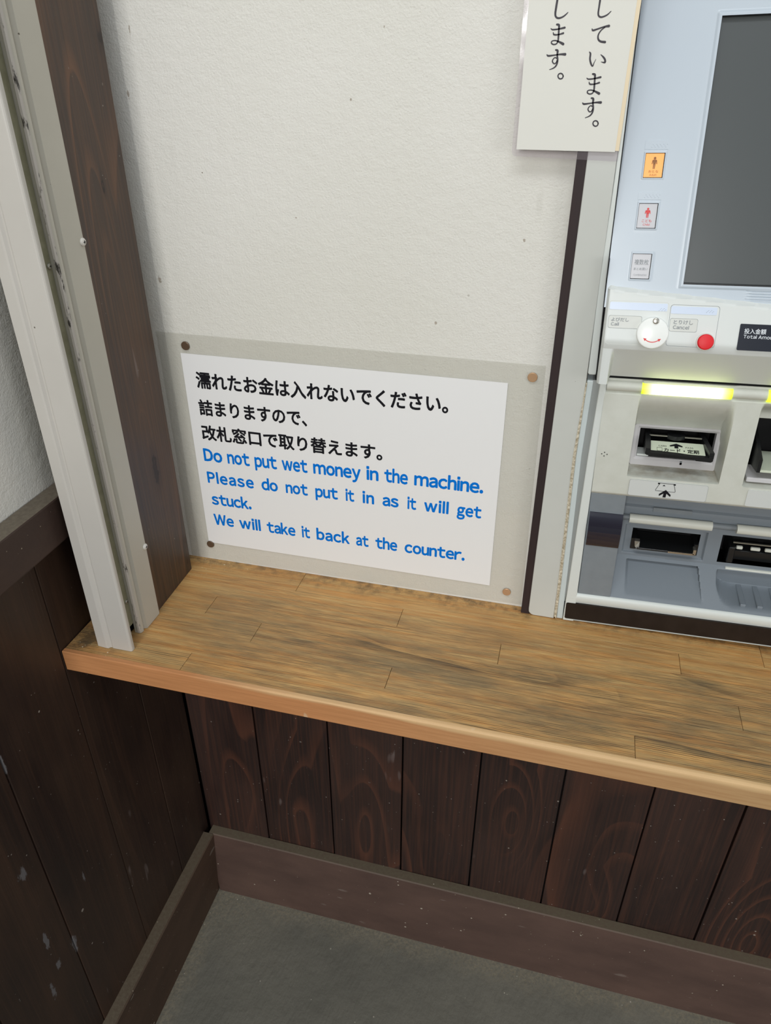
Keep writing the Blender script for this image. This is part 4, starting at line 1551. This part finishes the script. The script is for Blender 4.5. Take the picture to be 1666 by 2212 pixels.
# bank note slot at the right edge of the view
nb = box('note_slot', 0.1800, 0.3050, 0.060, 0.066, 0.2250, 0.3060, 'dark', tm)
bm = bmesh.new()
add_box(bm, 0.1860, 0.1875, 0.032, 0.062, 0.2360, 0.3005)
add_box(bm, 0.1860, 0.2995, 0.032, 0.062, 0.2990, 0.3005)
bm_obj('well_lining', bm, 'black', nb)
bm = bmesh.new()
for (x0, x1) in ((0.1905, 0.1940), (0.2260, 0.2300), (0.2620, 0.2660)):
    V = [bm.verts.new(p) for p in ((x0, -0.0035, 0.2480), (x1, -0.0035, 0.2480), (x1, -0.0035, 0.2640), (x0, -0.0035, 0.2640),
                                   (x0 - 0.002, 0.055, 0.2400), (x1 - 0.002, 0.055, 0.2400), (x1 - 0.002, 0.055, 0.2850), (x0 - 0.002, 0.055, 0.2850))]
    for f in ((0, 1, 2, 3), (4, 7, 6, 5), (0, 4, 5, 1), (1, 5, 6, 2), (2, 6, 7, 3), (3, 7, 4, 0)):
        bm.faces.new([V[i] for i in f])
bm_obj('note_guide', bm, 'black', nb)
box('note_plate', 0.1950, 0.2600, 0.0, 0.052, 0.2470, 0.2500, 'label_green', nb)
box('note_tray', 0.1838, 0.3000, 0.0040, 0.040, 0.2312, 0.2372, 'tm_bezel', nb, 0.0012, 2)

# ---- grey dispensing section
gp = box('side_panel', 0.0140, 0.0556, -0.0008, 0.052, 0.0462, 0.2003, 'tm_grey', tm, 0.0008, 2)
gp['label'] = 'plain grey side panel left of the slots'
arcp = [(0.001, 0.1246), (-0.0020, 0.1248)] + [(-0.0022 - 0.0052 * sin(pi * (k + 1) / 16) ** 0.8, 0.1250 + 0.0486 * (k + 1) / 16) for k in range(15)] + [(-0.0020, 0.1738), (0.001, 0.1740)]
mw = prism_x('smoked_window', arcp, 0.0157, 0.0556, 'mirror', tm, True)
mw.data.set_sharp_from_angle(angle=radians(40))
mw['label'] = 'shiny dark window in the grey side panel'


def ftray(x, z):
    # face behind, tray sloping out to the front lip
    zt = 0.083
    if z > zt:
        y = 0.050 + 0.02 * (z - zt)
        # sunken frame of the first slot
        d = max(0.0655 - x, x - 0.1680, 0.0865 - z, z - 0.1302)
        y += 0.0035 * (1 - sm(d, -0.0022, 0.0))
    else:
        t = (zt - z) / (zt - 0.046)
        y = 0.050 - 0.0505 * lerp(t, 0, 1)
        # wedge-shaped hollow of the ticket tray
        g = lerp(z, 0.0500, 0.0790)
        top = 1 - sm(z, 0.0785, 0.0800)
        xr = 0.1625 + 0.006 * (1 - g)
        inx = sm(x, 0.0725, 0.0765) * (1 - sm(x, xr, xr + 0.0010))
        y += 0.0130 * g * top * inx
        # bowl of the change tray
        zb = 0.0500 + 0.0200 * (1 - sqrt(max(0.0, 1 - (1 - lerp(x, 0.1855, 0.2080)) ** 2)))
        if x > 0.1855 and z < 0.0800:
            deep = 0.055 + 0.004 * sin(z * 60)
            t2 = sm(z, zb, zb + 0.0045) * sm(x, 0.1855, 0.1895) * (1 - sm(z, 0.0775, 0.0800))
            y = y + max(0.0, deep - y) * t2
    if z > 0.1560:
        y += 0.004 * sm(z, 0.1560, 0.1600)
    return y


dp = relief('dispenser_panel', 0.0556, XW, 0.0460, 0.2003, 0.0024, ftray, 'tm_tray', tm,
            xb=[0.0655, 0.0666, 0.0677, 0.168, 0.1668, 0.1655, 0.0725, 0.0738, 0.0752, 0.0765, 0.1625, 0.1635, 0.1645, 0.1655, 0.1665, 0.1675, 0.1685, 0.1855, 0.1865, 0.1875, 0.1885, 0.1895],
            zb=[0.083, 0.0832, 0.0865, 0.0876, 0.0887, 0.1302, 0.1291, 0.128, 0.0785, 0.079, 0.0795, 0.08, 0.0775] + [0.050 + 0.001 * i for i in range(24)],
            holes=[(0.0755, 0.1598, 0.0925, 0.1240), (0.1850, 0.3000, 0.0880, 0.1292)], back=0.075)
dp['label'] = 'grey moulded panel with ticket and change trays'
# dim ledge where the beige section overhangs
box('label_strip', 0.0960, 0.1430, 0.0505, 0.0525, 0.1530, 0.1590, 'tm_grey', tm)
tube('guide_rod', 0.0558, XW, 0.0500, 0.1420, 0.0040, 'tm_grey', tm, 12)
o = tube('ivory_bar', 0.0682, 0.1690, 0.0470, 0.1423, 0.0062, 'tm_bar', tm, 16)
o = tube('ivory_bar', 0.1980, 0.3050, 0.0470, 0.1423, 0.0062, 'tm_bar', tm, 16)

# ticket outlet
ts = box('ticket_slot', 0.0700, 0.1650, 0.0880, 0.0920, 0.0880, 0.1300, 'dark', tm)
box('guide_cheek', 0.0757, 0.0830, 0.052, 0.086, 0.0926, 0.1090, 'black', ts)
box('guide_cheek', 0.1540, 0.1596, 0.052, 0.086, 0.0926, 0.1090, 'black', ts)
box('guide_floor', 0.0830, 0.1545, 0.0420, 0.086, 0.0985, 0.1010, 'black', ts, 0.0004, 1)
bm = bmesh.new()
V = [bm.verts.new(p) for p in ((0.0795, 0.0460, 0.1085), (0.0860, 0.0460, 0.1085), (0.0860, 0.0440, 0.1000), (0.0835, 0.0430, 0.0985), (0.0805, 0.0450, 0.1010))]
bm.faces.new(V)
V = [bm.verts.new(p) for p in ((0.0795, 0.0460, 0.1085), (0.0860, 0.0460, 0.1085), (0.0860, 0.0520, 0.1092), (0.0795, 0.0520, 0.1092))]
bm.faces.new(V)
bm_obj('bright_cheek', bm, 'metal', ts)
box('bright_edge', 0.1220, 0.1540, 0.0410, 0.0424, 0.0988, 0.1012, 'metal', ts)
box('bright_cheek', 0.1525, 0.1560, 0.0410, 0.0500, 0.1000, 0.1075, 'metal', ts)
# change outlet with its teeth
cs = box('change_slot', 0.1800, 0.3050, 0.0880, 0.0920, 0.0850, 0.1320, 'dark', tm)
bm = bmesh.new()
add_box(bm, 0.1960, 0.2995, 0.060, 0.086, 0.0882, 0.1025)
add_box(bm, 0.1960, 0.2040, 0.050, 0.086, 0.0882, 0.1120)
bevel_all(bm, 0.001, 1)
bm_obj('coin_flap', bm, 'black', cs)
bm = bmesh.new()
add_box(bm, 0.2010, 0.2995, 0.0570, 0.0590, 0.1150, 0.1165)
bm_obj('flap_rod', bm, 'screw_dark', cs)
for i in range(6):
    a = 0.2060 + 0.0170 * i
    box('coin_tooth', a, a + (0.0075 if i == 0 else 0.0115), 0.0560, 0.0600, 0.1065, 0.1110, 'tm_bar', cs, 0.0008, 1)
# ribs on the floor of the change tray
for i in range(5):
    a = 0.2150 + 0.0200 * i
    box('tray_rib', a, a + 0.0070, 0.0080, 0.0530, 0.0500, 0.0545, 'tm_tray', dp, 0.0008, 1)
box('tray_hood', 0.1965, 0.3050, 0.0462, 0.0520, 0.0800, 0.0828, 'tm_bar', dp, 0.0006, 1)
box('tray_hood', 0.0735, 0.1620, 0.0485, 0.0530, 0.0788, 0.0815, 'tm_grey', dp, 0.0006, 1)

# ---- white frame, side strips and base
prism_x('lower_lip', [(0.020, 0.0300), (-0.0012, 0.0300), (-0.0030, 0.0345), (-0.0040, 0.0400), (-0.0034, 0.0440), (-0.0015, 0.0462), (0.004, 0.0470), (0.020, 0.0470)], 0.0015, XW, 'tm_white', tm, True).data.set_sharp_from_angle(angle=radians(50))
prism_xz('left_post', [(-0.0012, 0.0005), (0.0132, 0.0005), (0.0136, 0.2000), (0.0154, 0.3450), (0.0150, 0.3480), (0.0082, 0.3480), (0.0076, 0.3400), (0.0046, 0.2500), (0.0004, 0.0600)], -0.0038, 0.020, 'tm_white', tm, 0.0012)
prism_xz('side_strip', [(-0.0096, 0.0005), (-0.0017, 0.0005), (-0.0026, 0.2500), (0.0004, 0.3440), (-0.0066, 0.3440), (-0.0092, 0.2500)], -0.0015, 0.020, 'tm_strip', tm, 0.0010)
prism_xz('side_recess', [(-0.0018, 0.0300), (-0.0010, 0.0300), (0.0006, 0.0600), (0.0048, 0.2500), (0.0079, 0.3440), (-0.0004, 0.3440), (-0.0030, 0.2500)], 0.0005, 0.018, 'tm_side', tm)
prism_xz('upper_trim', [(-0.0068, 0.3530), (-0.0055, 0.3515), (0.0018, 0.3515), (0.0022, 0.3560), (0.0004, 0.4560), (0.0001, 0.86), (-0.0012, 0.86), (-0.0036, 0.5560), (-0.0060, 0.4570)], -0.0032, 0.020, 'tm_white', tm, 0.0010)
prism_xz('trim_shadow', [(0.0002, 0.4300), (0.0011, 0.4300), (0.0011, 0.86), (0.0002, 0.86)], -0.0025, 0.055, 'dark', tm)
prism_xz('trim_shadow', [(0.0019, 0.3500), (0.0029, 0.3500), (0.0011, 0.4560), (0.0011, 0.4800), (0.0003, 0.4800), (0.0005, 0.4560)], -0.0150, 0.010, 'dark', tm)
box('base_skirt', -0.0005, XW, -0.0012, 0.020, 0.0004, 0.0055, 'tm_strip', tm)
o = prism_xz('base_band', rrect(0.0008, XW, 0.0048, 0.0312, 0.0022), -0.0046, 0.015, 'band', tm)
o['label'] = 'dark brown band along the machine base'
